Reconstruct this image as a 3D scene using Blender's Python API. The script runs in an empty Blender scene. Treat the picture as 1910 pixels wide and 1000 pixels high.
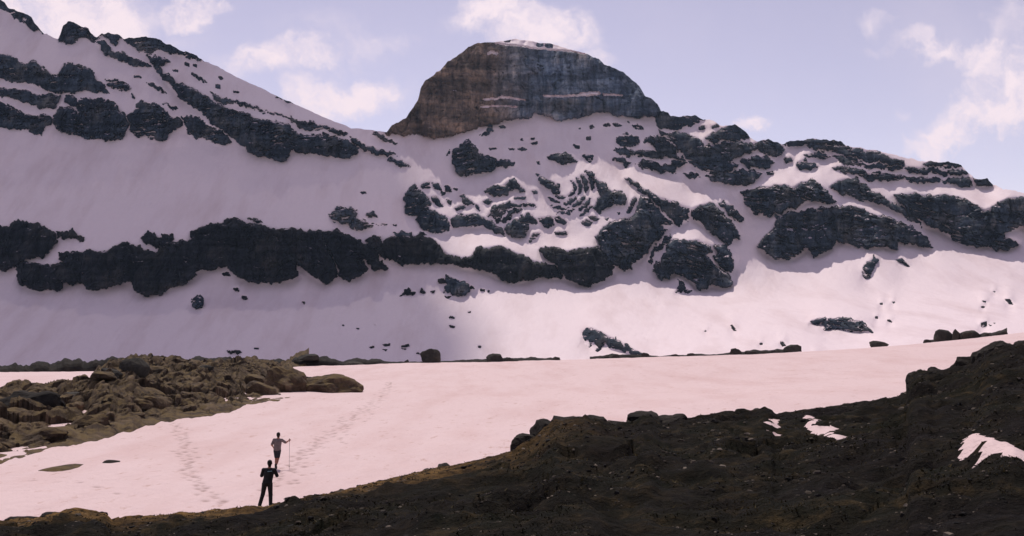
import bpy, math, random
import numpy as np
from mathutils import Vector, Matrix, noise as mnoise

random.seed(7)
rng = np.random.default_rng(11)
C = bpy.context.scene.collection
scene = bpy.context.scene

# ------------------------------------------------------------------ camera
F = 2048.0          # focal length in photograph pixels (1910 wide)
PX0, PY0 = 955.0, 600.0   # principal column, horizon row
ZC = 10.0           # eye height above the datum
cam_d = bpy.data.cameras.new('camera')
cam = bpy.data.objects.new('camera', cam_d); C.objects.link(cam)
cam.location = (0, 0, ZC); cam.rotation_euler = (math.radians(90), 0, 0)
cam_d.sensor_width = 36; cam_d.lens = 36 * F / 1910.0
cam_d.shift_y = (PY0 - 500.0) / 1910.0
cam_d.clip_start = 0.1; cam_d.clip_end = 30000
scene.camera = cam

# ------------------------------------------------------------------ sun, sky, exposure
SUN_EL, SUN_AZ = 54.0, -12.0      # azimuth from +Y (view direction), negative = left
sl = bpy.data.lights.new('sun', 'SUN'); sl.energy = 2.8; sl.angle = math.radians(0.53); sl.color = (1.0, 0.91, 0.82)
so = bpy.data.objects.new('sun', sl); C.objects.link(so)
e_, a_ = math.radians(SUN_EL), math.radians(SUN_AZ)
TO_SUN = Vector((math.sin(a_) * math.cos(e_), math.cos(a_) * math.cos(e_), math.sin(e_)))
so.rotation_euler = TO_SUN.to_track_quat('Z', 'Y').to_euler()
so.location = (0, 0, 500)
vs = scene.view_settings
vs.view_transform = 'Standard'; vs.look = 'None'; vs.gamma = 1.0; vs.exposure = 0.08
vs.use_curve_mapping = False

world = bpy.data.worlds.new('World'); scene.world = world; world.use_nodes = True
nt = world.node_tree; nt.nodes.clear()
def N(tree, typ, **kw):
    n = tree.nodes.new(typ)
    for k, v in kw.items():
        if k == 'inp':
            for i, val in v.items(): n.inputs[i].default_value = val
        else: setattr(n, k, v)
    return n
def world_build():
    L = nt.links.new
    out = N(nt, 'ShaderNodeOutputWorld'); bg = N(nt, 'ShaderNodeBackground'); bg.inputs[1].default_value = 0.117
    L(bg.outputs[0], out.inputs[0])
    sky = N(nt, 'ShaderNodeTexSky'); sky.sky_type = 'NISHITA'; sky.sun_disc = False
    sky.sun_elevation = e_; sky.sun_rotation = a_ % (2 * math.pi)
    sky.altitude = 2500; sky.air_density = 1.0; sky.dust_density = 0.6; sky.ozone_density = 1.0
    # a faint lavender cast over the whole sky
    hs = N(nt, 'ShaderNodeHueSaturation', inp={0: 0.545, 1: 0.50, 2: 1.0}); L(sky.outputs[0], hs.inputs[4])
    tint = N(nt, 'ShaderNodeMix', data_type='RGBA', blend_type='MULTIPLY'); tint.inputs[0].default_value = 1.0
    L(hs.outputs[0], tint.inputs[6]); tint.inputs[7].default_value = SKY_TINT
    tc = N(nt, 'ShaderNodeTexCoord')
    sep = N(nt, 'ShaderNodeSeparateXYZ'); L(tc.outputs['Generated'], sep.inputs[0])
    ab = N(nt, 'ShaderNodeMath', operation='ABSOLUTE'); L(sep.outputs[1], ab.inputs[0])
    mx = N(nt, 'ShaderNodeMath', operation='MAXIMUM', inp={1: 0.05}); L(ab.outputs[0], mx.inputs[0])
    u = N(nt, 'ShaderNodeMath', operation='DIVIDE'); L(sep.outputs[0], u.inputs[0]); L(mx.outputs[0], u.inputs[1])
    v = N(nt, 'ShaderNodeMath', operation='DIVIDE'); L(sep.outputs[2], v.inputs[0]); L(mx.outputs[0], v.inputs[1])
    com = N(nt, 'ShaderNodeCombineXYZ'); L(u.outputs[0], com.inputs[0]); L(v.outputs[0], com.inputs[1])
    # wispy warp
    wn = N(nt, 'ShaderNodeTexNoise', inp={2: 14.0, 3: 6.0, 4: 0.6}); L(com.outputs[0], wn.inputs[0])
    sb = N(nt, 'ShaderNodeVectorMath', operation='SUBTRACT'); L(wn.outputs['Color'], sb.inputs[0]); sb.inputs[1].default_value = (.5, .5, .5)
    sc = N(nt, 'ShaderNodeVectorMath', operation='SCALE'); L(sb.outputs[0], sc.inputs[0]); sc.inputs['Scale'].default_value = 0.10
    wp = N(nt, 'ShaderNodeVectorMath', operation='ADD'); L(com.outputs[0], wp.inputs[0]); L(sc.outputs[0], wp.inputs[1])
    blobs = [(130, 30, 230, 85, 1.0), (30, 0, 260, 110, 1.0), (345, 8, 75, 32, .8), (470, 125, 110, 46, .85), (560, 95, 130, 40, .7), (650, 165, 150, 62, 1.0),
             (585, 195, 75, 40, .8), (700, 75, 110, 45, .45), (925, 35, 110, 40, .8), (1030, 70, 120, 55, 1.0), (1120, 110, 60, 40, .6), (1410, 248, 42, 26, .85),
             (1645, 45, 55, 28, .5), (1710, 95, 130, 30, .55), (1800, 102, 150, 40, .75), (1875, 125, 110, 50, .75), (1880, 185, 120, 60, 1.0), (1825, 210, 110, 50, 1.0), (1775, 240, 90, 38, .85), (1735, 262, 70, 28, .7), (1870, 60, 80, 60, .4),
             (620, 40, 150, 50, .25), (300, 70, 160, 60, .35)]
    prev = None
    for (bx, by, rx, ry, s) in blobs:
        d = N(nt, 'ShaderNodeVectorMath', operation='SUBTRACT'); L(wp.outputs[0], d.inputs[0]); d.inputs[1].default_value = ((bx - PX0) / F, (PY0 - by) / F, 0)
        m = N(nt, 'ShaderNodeVectorMath', operation='MULTIPLY'); L(d.outputs[0], m.inputs[0]); m.inputs[1].default_value = (F / rx, F / ry, 0)
        ln = N(nt, 'ShaderNodeVectorMath', operation='LENGTH'); L(m.outputs[0], ln.inputs[0])
        mr = N(nt, 'ShaderNodeMapRange', interpolation_type='SMOOTHERSTEP', inp={1: 0.05, 2: 1.35, 3: s, 4: 0.0}); L(ln.outputs['Value'], mr.inputs[0])
        if prev is None: prev = mr.outputs[0]
        else:
            q = N(nt, 'ShaderNodeMath', operation='SMOOTH_MAX', inp={2: 0.15}); L(prev, q.inputs[0]); L(mr.outputs[0], q.inputs[1]); prev = q.outputs[0]
    # thin veil everywhere (whole sky), on the direction itself
    vn = N(nt, 'ShaderNodeTexNoise', inp={2: 3.2, 3: 7.0, 4: 0.58}); L(tc.outputs['Generated'], vn.inputs[0])
    vr = N(nt, 'ShaderNodeMapRange', inp={1: 0.44, 2: 0.85, 3: 0.0, 4: 0.46}); L(vn.outputs[0], vr.inputs[0])
    fn = N(nt, 'ShaderNodeTexNoise', inp={2: 24.0, 3: 7.0, 4: 0.6}); L(wp.outputs[0], fn.inputs[0])
    fr = N(nt, 'ShaderNodeMapRange', inp={1: 0.30, 2: 0.66, 3: 0.30, 4: 1.2}); L(fn.outputs[0], fr.inputs[0])
    mu = N(nt, 'ShaderNodeMath', operation='MULTIPLY'); L(prev, mu.inputs[0]); L(fr.outputs[0], mu.inputs[1])
    cl = N(nt, 'ShaderNodeMath', operation='MAXIMUM', use_clamp=True); L(mu.outputs[0], cl.inputs[0]); L(vr.outputs[0], cl.inputs[1])
    sm = N(nt, 'ShaderNodeMapRange', interpolation_type='SMOOTHSTEP', inp={1: 0.03, 2: 0.92, 3: 0.0, 4: 1.0}); L(cl.outputs[0], sm.inputs[0])
    mix = N(nt, 'ShaderNodeMix', data_type='RGBA'); L(sm.outputs[0], mix.inputs[0]); L(tint.outputs[2], mix.inputs[6])
    mix.inputs[7].default_value = CLOUD_COL
    L(mix.outputs[2], bg.inputs[0])
SKY_TINT = (1.0, 0.93, 0.92, 1)
CLOUD_COL = (8.0, 6.8, 7.3, 1)
world_build()

# ------------------------------------------------------------------ numpy noise
_perm = np.random.default_rng(5).permutation(512)
_perm = np.concatenate([_perm, _perm, _perm])
_ang = np.random.default_rng(6).uniform(0, 2 * np.pi, 1536)
_gx, _gy = np.cos(_ang), np.sin(_ang)
def perlin(x, y, seed=0):
    x = np.asarray(x, float) + seed * 37.17; y = np.asarray(y, float) + seed * 91.73
    xi = np.floor(x).astype(int); yi = np.floor(y).astype(int); xf = x - xi; yf = y - yi
    u = xf * xf * xf * (xf * (xf * 6 - 15) + 10); v = yf * yf * yf * (yf * (yf * 6 - 15) + 10)
    def g(ix, iy, dx, dy):
        h = _perm[_perm[ix % 512] + (iy % 512)]
        return _gx[h] * dx + _gy[h] * dy
    a = g(xi, yi, xf, yf); b = g(xi + 1, yi, xf - 1, yf); c = g(xi, yi + 1, xf, yf - 1); d = g(xi + 1, yi + 1, xf - 1, yf - 1)
    return 1.5 * ((a + (b - a) * u) + ((c + (d - c) * u) - (a + (b - a) * u)) * v)
def fbm(x, y, o=4, seed=0, gain=.5):
    s = 0; a = 1.0
    for i in range(o):
        s = s + a * perlin(x * 2 ** i, y * 2 ** i, seed + i); a *= gain
    return s
def ridged(x, y, o=4, seed=0):
    s = 0; a = 1.0
    for i in range(o):
        s = s + a * (1 - 2 * np.abs(perlin(x * 2 ** i, y * 2 ** i, seed + i))); a *= .5
    return s
def worley(x, y, seed=0):
    """F1, F2 - F1 and a random number per cell"""
    x = np.asarray(x, float) + seed * 17.3; y = np.asarray(y, float) + seed * 41.9
    xi = np.floor(x).astype(int); yi = np.floor(y).astype(int)
    f1 = np.full(x.shape, 9.0); f2 = np.full(x.shape, 9.0); cid = np.zeros(x.shape); sx = np.zeros(x.shape); sy = np.zeros(x.shape)
    for a in (-1, 0, 1):
        for b in (-1, 0, 1):
            h = _perm[_perm[(xi + a) % 512] + ((yi + b) % 512)]
            ox = (_gx[h] + 1) / 2; oy = (_gy[(h * 7) % 1536] + 1) / 2
            dx = xi + a + ox - x; dy = yi + b + oy - y; d = np.hypot(dx, dy)
            n = d < f1
            f2 = np.where(n, f1, np.minimum(f2, d)); cid = np.where(n, (h % 101) / 100.0, cid); sx = np.where(n, dx * _gx[(h * 3) % 1536], sx); sy = np.where(n, dy * _gy[(h * 5) % 1536], sy)
            f1 = np.where(n, d, f1)
    return f1, f2 - f1, cid, sx + sy
def box_blur(a, r, n=3):
    for _ in range(n):
        for ax in (0, 1):
            p = np.pad(a, [(r + 1, r) if k == ax else (0, 0) for k in (0, 1)], mode='edge')
            c = np.cumsum(p, axis=ax)
            if ax == 0: a = (c[2 * r + 1:] - c[:-2 * r - 1]) / (2 * r + 1)
            else: a = (c[:, 2 * r + 1:] - c[:, :-2 * r - 1]) / (2 * r + 1)
    return a
def inpoly(px, py, poly):
    r = np.zeros(px.shape, bool); n = len(poly)
    for i in range(n):
        x1, y1 = poly[i]; x2, y2 = poly[(i + 1) % n]
        if y1 == y2: continue
        c = ((y1 > py) != (y2 > py)) & (px < (x2 - x1) * (py - y1) / (y2 - y1) + x1)
        r ^= c
    return r
def W(px, py, d):
    return ((px - PX0) / F * d, d, ZC + (PY0 - py) / F * d)

# ------------------------------------------------------------------ mesh / object helpers
def mesh_np(name, V, Q, mats, smooth=True, tri=False, attrs=None):
    me = bpy.data.meshes.new(name)
    k = 3 if tri else 4
    me.vertices.add(len(V)); me.vertices.foreach_set('co', np.ascontiguousarray(V, dtype=np.float32).ravel())
    me.loops.add(len(Q) * k); me.loops.foreach_set('vertex_index', np.ascontiguousarray(Q, dtype=np.int32).ravel())
    me.polygons.add(len(Q)); me.polygons.foreach_set('loop_start', np.arange(0, len(Q) * k, k, dtype=np.int32))
    me.polygons.foreach_set('use_smooth', np.full(len(Q), smooth, dtype=bool))
    if attrs:
        for an, av in attrs.items():
            at = me.attributes.new(an, 'FLOAT', 'POINT'); at.data.foreach_set('value', np.ascontiguousarray(av, dtype=np.float32))
    me.update(calc_edges=True); me.validate()
    for m in (mats if isinstance(mats, (list, tuple)) else [mats]): me.materials.append(m)
    return me
def link(name, me, parent=None):
    o = bpy.data.objects.new(name, me); C.objects.link(o)
    if parent: o.parent = parent
    return o
def tag(o, label=None, cat=None, group=None, kind=None):
    if label: o['label'] = label
    if cat: o['category'] = cat
    if group: o['group'] = group
    if kind: o['kind'] = kind
    return o
def grid_quads(nr, nc, mask=None):
    i = np.arange(nr * nc).reshape(nr, nc)
    q = np.stack([i[:-1, :-1], i[:-1, 1:], i[1:, 1:], i[1:, :-1]], -1)
    return q[mask] if mask is not None else q.reshape(-1, 4)
def compact(V, Q):
    u, inv = np.unique(Q, return_inverse=True)
    return V[u], inv.reshape(Q.shape), u

# ------------------------------------------------------------------ materials
def new_mat(name, rough=.85, spec=.2):
    m = bpy.data.materials.new(name); m.use_nodes = True
    t = m.node_tree; b = t.nodes['Principled BSDF']
    b.inputs['Roughness'].default_value = rough; b.inputs['Specular IOR Level'].default_value = spec
    return m, t, b
def pos_map(t, scale):
    g = N(t, 'ShaderNodeNewGeometry'); m = N(t, 'ShaderNodeMapping'); m.inputs['Scale'].default_value = scale
    t.links.new(g.outputs['Position'], m.inputs[0]); return m.outputs[0]
def ntex(t, vec, scale, detail=6, rough=.6):
    n = N(t, 'ShaderNodeTexNoise', inp={2: scale, 3: detail, 4: rough}); t.links.new(vec, n.inputs[0]); return n.outputs[0]
def ramp(t, fac, stops):
    r = N(t, 'ShaderNodeValToRGB'); el = r.color_ramp.elements
    while len(el) < len(stops): el.new(.5)
    for e, (p, c) in zip(el, stops): e.position = p; e.color = (*c, 1)
    t.links.new(fac, r.inputs[0]); return r.outputs[0]
def mixc(t, fac, a, b, blend='MIX'):
    m = N(t, 'ShaderNodeMix', data_type='RGBA', blend_type=blend)
    for i, v in ((0, fac), (6, a), (7, b)):
        if isinstance(v, (float, int)): m.inputs[i].default_value = v
        elif isinstance(v, tuple): m.inputs[i].default_value = (*v, 1)
        else: t.links.new(v, m.inputs[i])
    return m.outputs[2]
def mrange(t, v, a, b, c=0., d=1.):
    m = N(t, 'ShaderNodeMapRange', inp={1: a, 2: b, 3: c, 4: d}); t.links.new(v, m.inputs[0]); return m.outputs[0]
def bump(t, b, h, dist, strength=1.0, prev=None):
    n = N(t, 'ShaderNodeBump', inp={0: strength, 1: dist}); t.links.new(h, n.inputs['Height'])
    if prev: t.links.new(prev, n.inputs['Normal'])
    t.links.new(n.outputs[0], b.inputs['Normal']); return n.outputs[0]
def math2(t, op, a, b):
    m = N(t, 'ShaderNodeMath', operation=op)
    for i, v in ((0, a), (1, b)):
        if isinstance(v, (float, int)): m.inputs[i].default_value = v
        else: t.links.new(v, m.inputs[i])
    return m.outputs[0]

SNOW_FAR_C = (0.945, 0.795, 0.825)
SNOW_NEAR_C = (0.775, 0.59, 0.585)
def snow_mat(name, far):
    m, t, b = new_mat(name, .7, .15)
    p1 = pos_map(t, (1, 1, 1)); SNOW = SNOW_FAR_C if far else SNOW_NEAR_C
    if far:
        streak = ntex(t, pos_map(t, (.035, .008, .008)), 1.0, 7, .65)
        dirt = mrange(t, streak, .48, .74, 0, .60)
        fine = ntex(t, p1, .25, 5, .6)
        col = mixc(t, dirt, SNOW, (.70, .53, .53))
        col = mixc(t, mrange(t, fine, .3, .75, 0, .25), col, (.80, .66, .71))
        b1 = bump(t, b, ntex(t, pos_map(t, (1, .35, .35)), .09, 6, .6), 2.6, .55)
        bump(t, b, fine, .5, .3, b1)
    else:
        streak = ntex(t, pos_map(t, (.25, .06, .2)), 1.0, 7, .62)
        band = mrange(t, streak, .46, .74, 0, .75)
        col = mixc(t, band, SNOW, (.66, .45, .43))
        sp = ntex(t, pos_map(t, (1.6, .7, 1)), 1.0, 4, .7)
        spk = mrange(t, sp, .60, .70, 0, .65)
        col = mixc(t, spk, col, (.50, .30, .24))
        gr = ntex(t, pos_map(t, (7, 3, 5)), 1.0, 3, .7)
        col = mixc(t, mrange(t, gr, .66, .76, 0, .5), col, (.34, .20, .16))
        at = N(t, 'ShaderNodeAttribute', attribute_name='dirt')
        col = mixc(t, at.outputs['Fac'], col, (.22, .11, .08))
        b1 = bump(t, b, ntex(t, pos_map(t, (1, .45, 1)), .9, 6, .6), .25, .5)
        b2 = bump(t, b, ntex(t, pos_map(t, (1, .6, 1)), 2.6, 5, .65), .14, .7, b1)
        bump(t, b, ntex(t, p1, 9, 4, .6), .03, .6, b2)
    t.links.new(col, b.inputs['Base Color'])
    return m
M_SNOW_FAR = snow_mat('far_snow', True)
M_SNOW = snow_mat('near_snow', False)

def rock_mat(name, cols, size, snow_amt=.0, veg=None, streaks=False, strata=None, brown_x=None):
    """size = metres of the main blotches"""
    m, t, b = new_mat(name, .9, .12)
    p = pos_map(t, (1, 1, 1))
    n1 = ntex(t, p, 1.0 / size, 8, .65)
    col = ramp(t, n1, [(.32, cols[0]), (.52, cols[1]), (.72, cols[2])])
    if streaks:
        sv = ntex(t, pos_map(t, (1, .3, .06)), 4.5 / size, 6, .7)
        col = mixc(t, mrange(t, sv, .42, .62, 0, .85), col, streaks)
    n2 = ntex(t, p, 9.0 / size, 5, .7)
    if brown_x:
        gg = N(t, 'ShaderNodeNewGeometry'); sx = N(t, 'ShaderNodeSeparateXYZ'); t.links.new(gg.outputs['Position'], sx.inputs[0])
        wob = math2(t, 'ADD', sx.outputs[0], math2(t, 'MULTIPLY', n1, 140.0))
        col = mixc(t, mrange(t, wob, brown_x[0] + 70, brown_x[1] + 70), col, mixc(t, n1, (.13, .095, .075), (.26, .19, .145)))
    if strata:
        wv = N(t, 'ShaderNodeTexNoise', inp={2: 1.0, 3: 5.0, 4: .65}); t.links.new(pos_map(t, (.012, .012, 1.0 / strata)), wv.inputs[0])
        col = mixc(t, 1.0, col, ramp(t, wv.outputs[0], [(.34, (.35, .35, .38)), (.50, (.95, .95, .95)), (.64, (1.9, 1.8, 1.7))]), 'MULTIPLY')
        jv = ntex(t, pos_map(t, (.16, .05, .012)), 1.0, 5, .7)
        col = mixc(t, 1.0, col, ramp(t, jv, [(.36, (.45, .45, .5)), (.52, (1, 1, 1)), (.68, (1.5, 1.45, 1.4))]), 'MULTIPLY')
    col = mixc(t, 1.0, col, ramp(t, n2, [(.25, (.7, .7, .7)), (.75, (1.3, 1.3, 1.3))]), 'MULTIPLY')
    g = N(t, 'ShaderNodeNewGeometry'); sp = N(t, 'ShaderNodeSeparateXYZ'); t.links.new(g.outputs['True Normal'], sp.inputs[0])
    if veg:
        vn = ntex(t, p, 2.5 / size, 6, .6)
        f = math2(t, 'MULTIPLY', mrange(t, sp.outputs[2], .45, .8), mrange(t, vn, .42, .58))
        col = mixc(t, f, col, veg)
    if snow_amt > 0:
        sn = ntex(t, p, 3.0 / size, 5, .6)
        f = math2(t, 'MULTIPLY', mrange(t, sp.outputs[2], .80, .90), mrange(t, sn, .68 - snow_amt, .72 - snow_amt))
        col = mixc(t, f, col, (.80, .66, .70))
    t.links.new(col, b.inputs['Base Color'])
    b1 = bump(t, b, n1, size * .25, .7)
    bump(t, b, n2, size * .05, .8, b1)
    return m
M_CLIFF = rock_mat('dark_limestone', [(.014, .024, .040), (.036, .050, .070), (.110, .106, .100)], 26, .14, strata=5.0)
M_DOME = rock_mat('peak_limestone', [(.120, .170, .250), (.190, .220, .270), (.330, .290, .260)], 46, .03, streaks=(.062, .095, .145), strata=16.0, brown_x=(25, -25))
M_LOWCLIFF = rock_mat('black_limestone', [(.006, .008, .013), (.013, .015, .020), (.042, .038, .034)], 26, .06, strata=6.0)
M_BOULDER = rock_mat('boulder_rock', [(.03, .027, .025), (.055, .05, .042), (.09, .08, .065)], 2.0)
M_MOUND = rock_mat('mound_rock', [(.028, .019, .014), (.095, .067, .044), (.230, .165, .105)], 2.4, veg=(.150, .105, .048))
M_NEARROCK = rock_mat('near_rock', [(.014, .012, .011), (.025, .021, .018), (.045, .037, .029)], 1.2)

# ------------------------------------------------------------------ unseen cloudbank added towards the sun to shade the mountain's left half
def build_shade_cloud():
    m = bpy.data.materials.new('shade_cloud_vapour'); m.use_nodes = True; t = m.node_tree; t.nodes.clear()
    o = N(t, 'ShaderNodeOutputMaterial'); mx = N(t, 'ShaderNodeMixShader'); tr = N(t, 'ShaderNodeBsdfTransparent'); tl = N(t, 'ShaderNodeBsdfTranslucent'); df = N(t, 'ShaderNodeBsdfDiffuse'); m2 = N(t, 'ShaderNodeMixShader')
    tl.inputs[0].default_value = (.9, .88, .9, 1); df.inputs[0].default_value = (.9, .88, .9, 1)
    n = ntex(t, pos_map(t, (1, 1, 1)), .004, 5, .6)
    t.links.new(mrange(t, n, .35, .65, .60, .80), mx.inputs[0])
    t.links.new(tr.outputs[0], mx.inputs[1]); t.links.new(df.outputs[0], m2.inputs[1]); t.links.new(tl.outputs[0], m2.inputs[2]); t.links.new(m2.outputs[0], mx.inputs[2]); t.links.new(mx.outputs[0], o.inputs[0])
    import bmesh
    bm = bmesh.new(); bmesh.ops.create_icosphere(bm, subdivisions=5, radius=1)
    for v in bm.verts:
        q = v.co.copy(); k = mnoise.fractal(q * 1.8, 1.0, 2.0, 5)
        v.co = q * (1 + .16 * k); v.co.x *= CLOUD_R[0]; v.co.y *= CLOUD_R[1]; v.co.z *= 90
    me = bpy.data.meshes.new('shade_cloud'); bm.to_mesh(me); bm.free(); me.materials.append(m)
    for f in me.polygons: f.use_smooth = True
    ob = link('shade_cloud', me); ob.location = Vector(CLOUD_Q) + TO_SUN * 6500
    tag(ob, 'pale cloudbank added out of view to shade the left mountainside', 'shade_cloud')
CLOUD_Q = (-470, 830, 0); CLOUD_R = (440, 420)
build_shade_cloud()
# ================================================================== THE MOUNTAIN
# Outlines are surveyed on the picture plane, every point then gets its own distance:
# slope angles (snow about 20 to 50 degrees, rock about 75) are integrated into one relief.
CROPS = {1: (0, 0, 2.942), 2: (400, 150, 2.942), 3: (700, 50, 2.857), 4: (1200, 180, 2.631), 5: (0, 350, 2.942), 6: (400, 350, 2.857),
         7: (740, 280, 3.333), 8: (1080, 280, 3.333), 9: (1300, 540, 3.131), 10: (700, 560, 3.183), 0: (0, 0, 1.0)}
def pts(c, s):
    ox, oy, k = CROPS[c]
    v = [float(q) for q in s.replace(',', ' ').split()]
    return [(ox + v[i] / k, oy + v[i + 1] / k) for i in range(0, len(v), 2)]
SKY = pts(0, '-270 -75 -150 -45 -60 -20 0 0 8 3 15 14 31 22 44 24 58 32 65 46 82 63 108 74 113 65 117 51 127 41 136 41 150 49 165 54 169 63 180 70 186 65 204 63 224 66 231 73 265 69 292 71 309 82 340 95 367 105 381 116 408 127 449 148 480 161 516 179 550 194 590 213 655 239 696 243 721 247 731 234 758 221 772 200 780 188 785 165 794 151 821 132 833 118 857 102 875 88 896 80 917 79 938 77 959 73 980 75 1008 80 1029 82 1071 94 1092 100 1116 111 1127 122 1151 129 1172 143 1193 162 1203 179 1214 183 1227 195 1233 209 1246 209 1251 218 1272 218 1299 216 1312 226 1329 225 1342 233 1358 237 1371 233 1386 243 1398 256 1413 264 1432 262 1447 265 1458 271 1477 265 1515 260 1569 264 1574 271 1629 281 1675 292 1721 302 1770 303 1793 309 1808 326 1820 334 1842 334 1854 347 1877 355 1903 359 2000 378 2090 405 2180 425')
SX = np.array([p[0] for p in SKY]); SY = np.array([p[1] for p in SKY])
def sky_y(x): return np.interp(x, SX, SY)

# (name, label, category, group, crop, outline, material key, bulge m)
R = []
def rk(name, label, c, s, mat='c', cat=None, group=None, bulge=4.0, kind='rock', parent=None):
    R.append(dict(name=name, label=label, cat=cat or ('cliff' if 'cliff' in name else 'outcrop' if 'outcrop' in name else 'peak' if 'peak' in name else 'rock'),
                  group=group, poly=pts(c, s), mat=mat, bulge=bulge, parent=parent))
    return len(R) - 1
# --- domed peak
DOME = rk('domed_peak', 'huge grey domed rock peak with sheer streaked face crowning the skyline', 3,
   '50 565 60 500 150 430 200 330 230 250 300 200 370 130 470 60 600 20 760 10 960 30 1140 80 1300 180 1420 280 1530 370 1560 440 1585 470 1560 492 1500 487 1440 480 1360 486 1280 475 1250 448 1190 462 1140 470 1060 490 980 498 930 475 840 465 830 490 700 500 640 510 540 540 450 570 340 592 260 585 200 572 150 577', 'd', bulge=8)
rk('snow_cap', None, 3, '640 90 700 98 780 105 860 120 940 125 1060 135 1125 147 1120 90 900 40 740 30 640 50', 's', parent=DOME, bulge=4)
rk('summit_rock', None, 3, '858 98 875 82 892 88 892 106 865 108', 'd', parent=DOME, bulge=6)
rk('summit_rock', None, 3, '900 98 920 88 942 90 946 110 912 112', 'd', parent=DOME, bulge=6)
rk('summit_rock', None, 3, '685 78 700 60 722 60 718 80', 'd', parent=DOME, bulge=6)
rk('snow_ledge', None, 3, '575 385 640 380 680 370 720 374 800 388 800 395 720 383 680 380 640 388 580 393', 's', parent=DOME, bulge=5)
rk('snow_ledge', None, 3, '890 366 1000 366 1070 362 1100 352 1190 345 1202 355 1190 364 1100 370 1000 374 900 374', 's', parent=DOME, bulge=5)
rk('snow_ledge', None, 3, '1215 358 1320 362 1320 368 1215 366', 's', parent=DOME, bulge=4)
rk('snow_ledge', None, 3, '595 140 620 128 655 138 650 150 625 142 600 150', 's', parent=DOME, bulge=4)
rk('snow_ledge', None, 3, '560 425 640 418 760 424 760 430 640 425 560 432', 's', parent=DOME, bulge=4)
# --- left ridge
rk('ridge_crag', 'dark crag on the skyline at the top left corner', 0, '-270 -120 -100 -70 0 -20 15 5 31 12 46 14 60 26 70 44 84 64 68 56 51 48 31 37 20 27 0 20 -100 -10 -270 -40', bulge=3)
rk('ridge_crag', 'dark knob of rock standing alone on the left skyline', 1, '318 222 325 180 335 130 370 100 410 100 450 130 500 150 510 180 545 212 510 228 440 215 400 245 350 235', bulge=4)
rk('ridge_crag', 'small jagged crag between the knob and the long crest rock', 1, '545 195 545 170 600 165 670 180 680 218 640 212 650 242 615 232 580 205', bulge=3)
rk('crest_cliff', 'long dark crest rock capping the left snowy shoulder', 1, '683 222 690 190 780 180 870 190 920 220 1010 260 1100 300 1130 345 1040 318 960 300 900 285 850 290 800 300 760 285 740 255 700 240', bulge=4)
rk('rib_outcrop', 'dark rock rib slanting down from the left skyline crag', 1, '535 235 570 220 620 280 680 300 740 325 800 350 830 375 790 370 740 365 680 345 620 320 560 280')
rk('long_cliff', 'long dark cliff band slanting across the left ridge above the snow bowl', 0,
   '272 102 289 105 321 117 306 121 296 124 313 136 326 153 354 163 384 180 391 187 425 202 480 220 510 227 536 235 553 249 577 255 590 249 621 255 652 266 668 276 665 289 641 296 590 288 543 281 531 300 502 296 471 288 449 268 428 253 411 240 394 226 367 204 340 189 326 170 306 150 289 129', bulge=7)
rk('thin_cliff', 'thin dark rock band running just above the long slanting cliff', 0,
   '387 174 408 180 442 190 480 200 520 212 543 222 560 227 590 233 621 240 645 249 648 254 631 254 604 243 577 245 556 237 536 221 509 214 475 204 434 196 405 189', bulge=3)
rk('ledge_outcrop', 'dark ledge ending the slanting band near the snow col', 2, '740 310 800 340 870 370 940 390 1000 405 960 418 880 402 820 378 770 352')
rk('ledge_outcrop', 'lowest dark ledge beside the snow col edge', 2, '955 428 1010 436 1075 478 1030 474 970 452')
rk('ledge_outcrop', 'narrow upper ledge on the lit snow beside the col', 2, '872 282 930 303 1005 345 980 352 920 327 868 302')
rk('ledge_outcrop', 'thin dark scratch of rock on the left snow skyline', 2, '338 84 400 97 445 130 420 128 360 103')
for s in ('805 462 850 463 890 485 914 517 880 502 840 487', '1040 400 1090 418 1142 457 1110 452 1060 424', '1008 338 1037 343 1037 367 1013 362', '1196 418 1222 420 1230 436 1208 440',
          '1180 465 1208 468 1210 488 1188 486', '945 378 980 384 978 394 950 392', '735 414 775 420 776 428 738 425', '1058 350 1076 356 1076 370 1060 366', '716 512 730 520 742 546 730 540', '1280 498 1310 505 1308 514 1282 508'):
    rk('small_outcrop', 'small dark rock scrap in the snow of the upper left ridge', 1, s, bulge=2.5, group='rock scraps on the left ridge')
rk('left_cliff', 'highest of the dark cliffs on the left edge, with a bumpy top', 0, '-260 80 -120 95 0 104 24 107 37 116 51 126 54 116 68 117 82 129 99 139 109 136 117 126 124 116 139 121 160 126 173 136 180 151 200 166 204 175 190 173 163 170 136 175 119 172 102 173 82 167 65 160 41 153 20 150 0 148 -120 140 -260 130')
rk('left_cliff', 'short dark outcrop at the right end of the highest left cliff', 1, '575 442 620 428 680 458 714 490 690 503 640 492 600 472')
rk('left_cliff', 'middle dark cliff strip on the left edge', 0, '-260 165 -120 160 0 165 31 166 51 170 75 180 95 177 112 180 109 190 99 204 82 204 65 197 44 192 27 185 0 181 -120 185 -260 190')
rk('left_cliff', 'small dark block between the stacked left cliffs', 1, '360 520 400 530 440 560 430 590 380 588 358 555')
rk('left_cliff', 'lowest dark cliff on the left edge above the snow bowl', 0, '-260 200 -100 195 0 194 27 200 44 212 68 217 88 214 97 224 95 235 82 238 78 252 61 250 51 241 31 241 8 238 -100 240 -260 250')
rk('left_cliff', 'broad dark cliff with a rounded foot above the left snow bowl', 1, '290 640 330 590 400 600 428 620 440 545 540 545 640 560 660 600 690 620 700 690 690 730 660 770 600 772 520 772 460 752 400 735 330 722 298 690', bulge=7)
rk('left_cliff', 'dark cliff with ragged foot in the middle of the left band', 1, '700 640 750 582 790 560 860 575 890 600 940 635 1000 650 1000 690 960 720 920 730 900 772 830 772 800 740 770 757 740 745 710 710', bulge=6)
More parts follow.
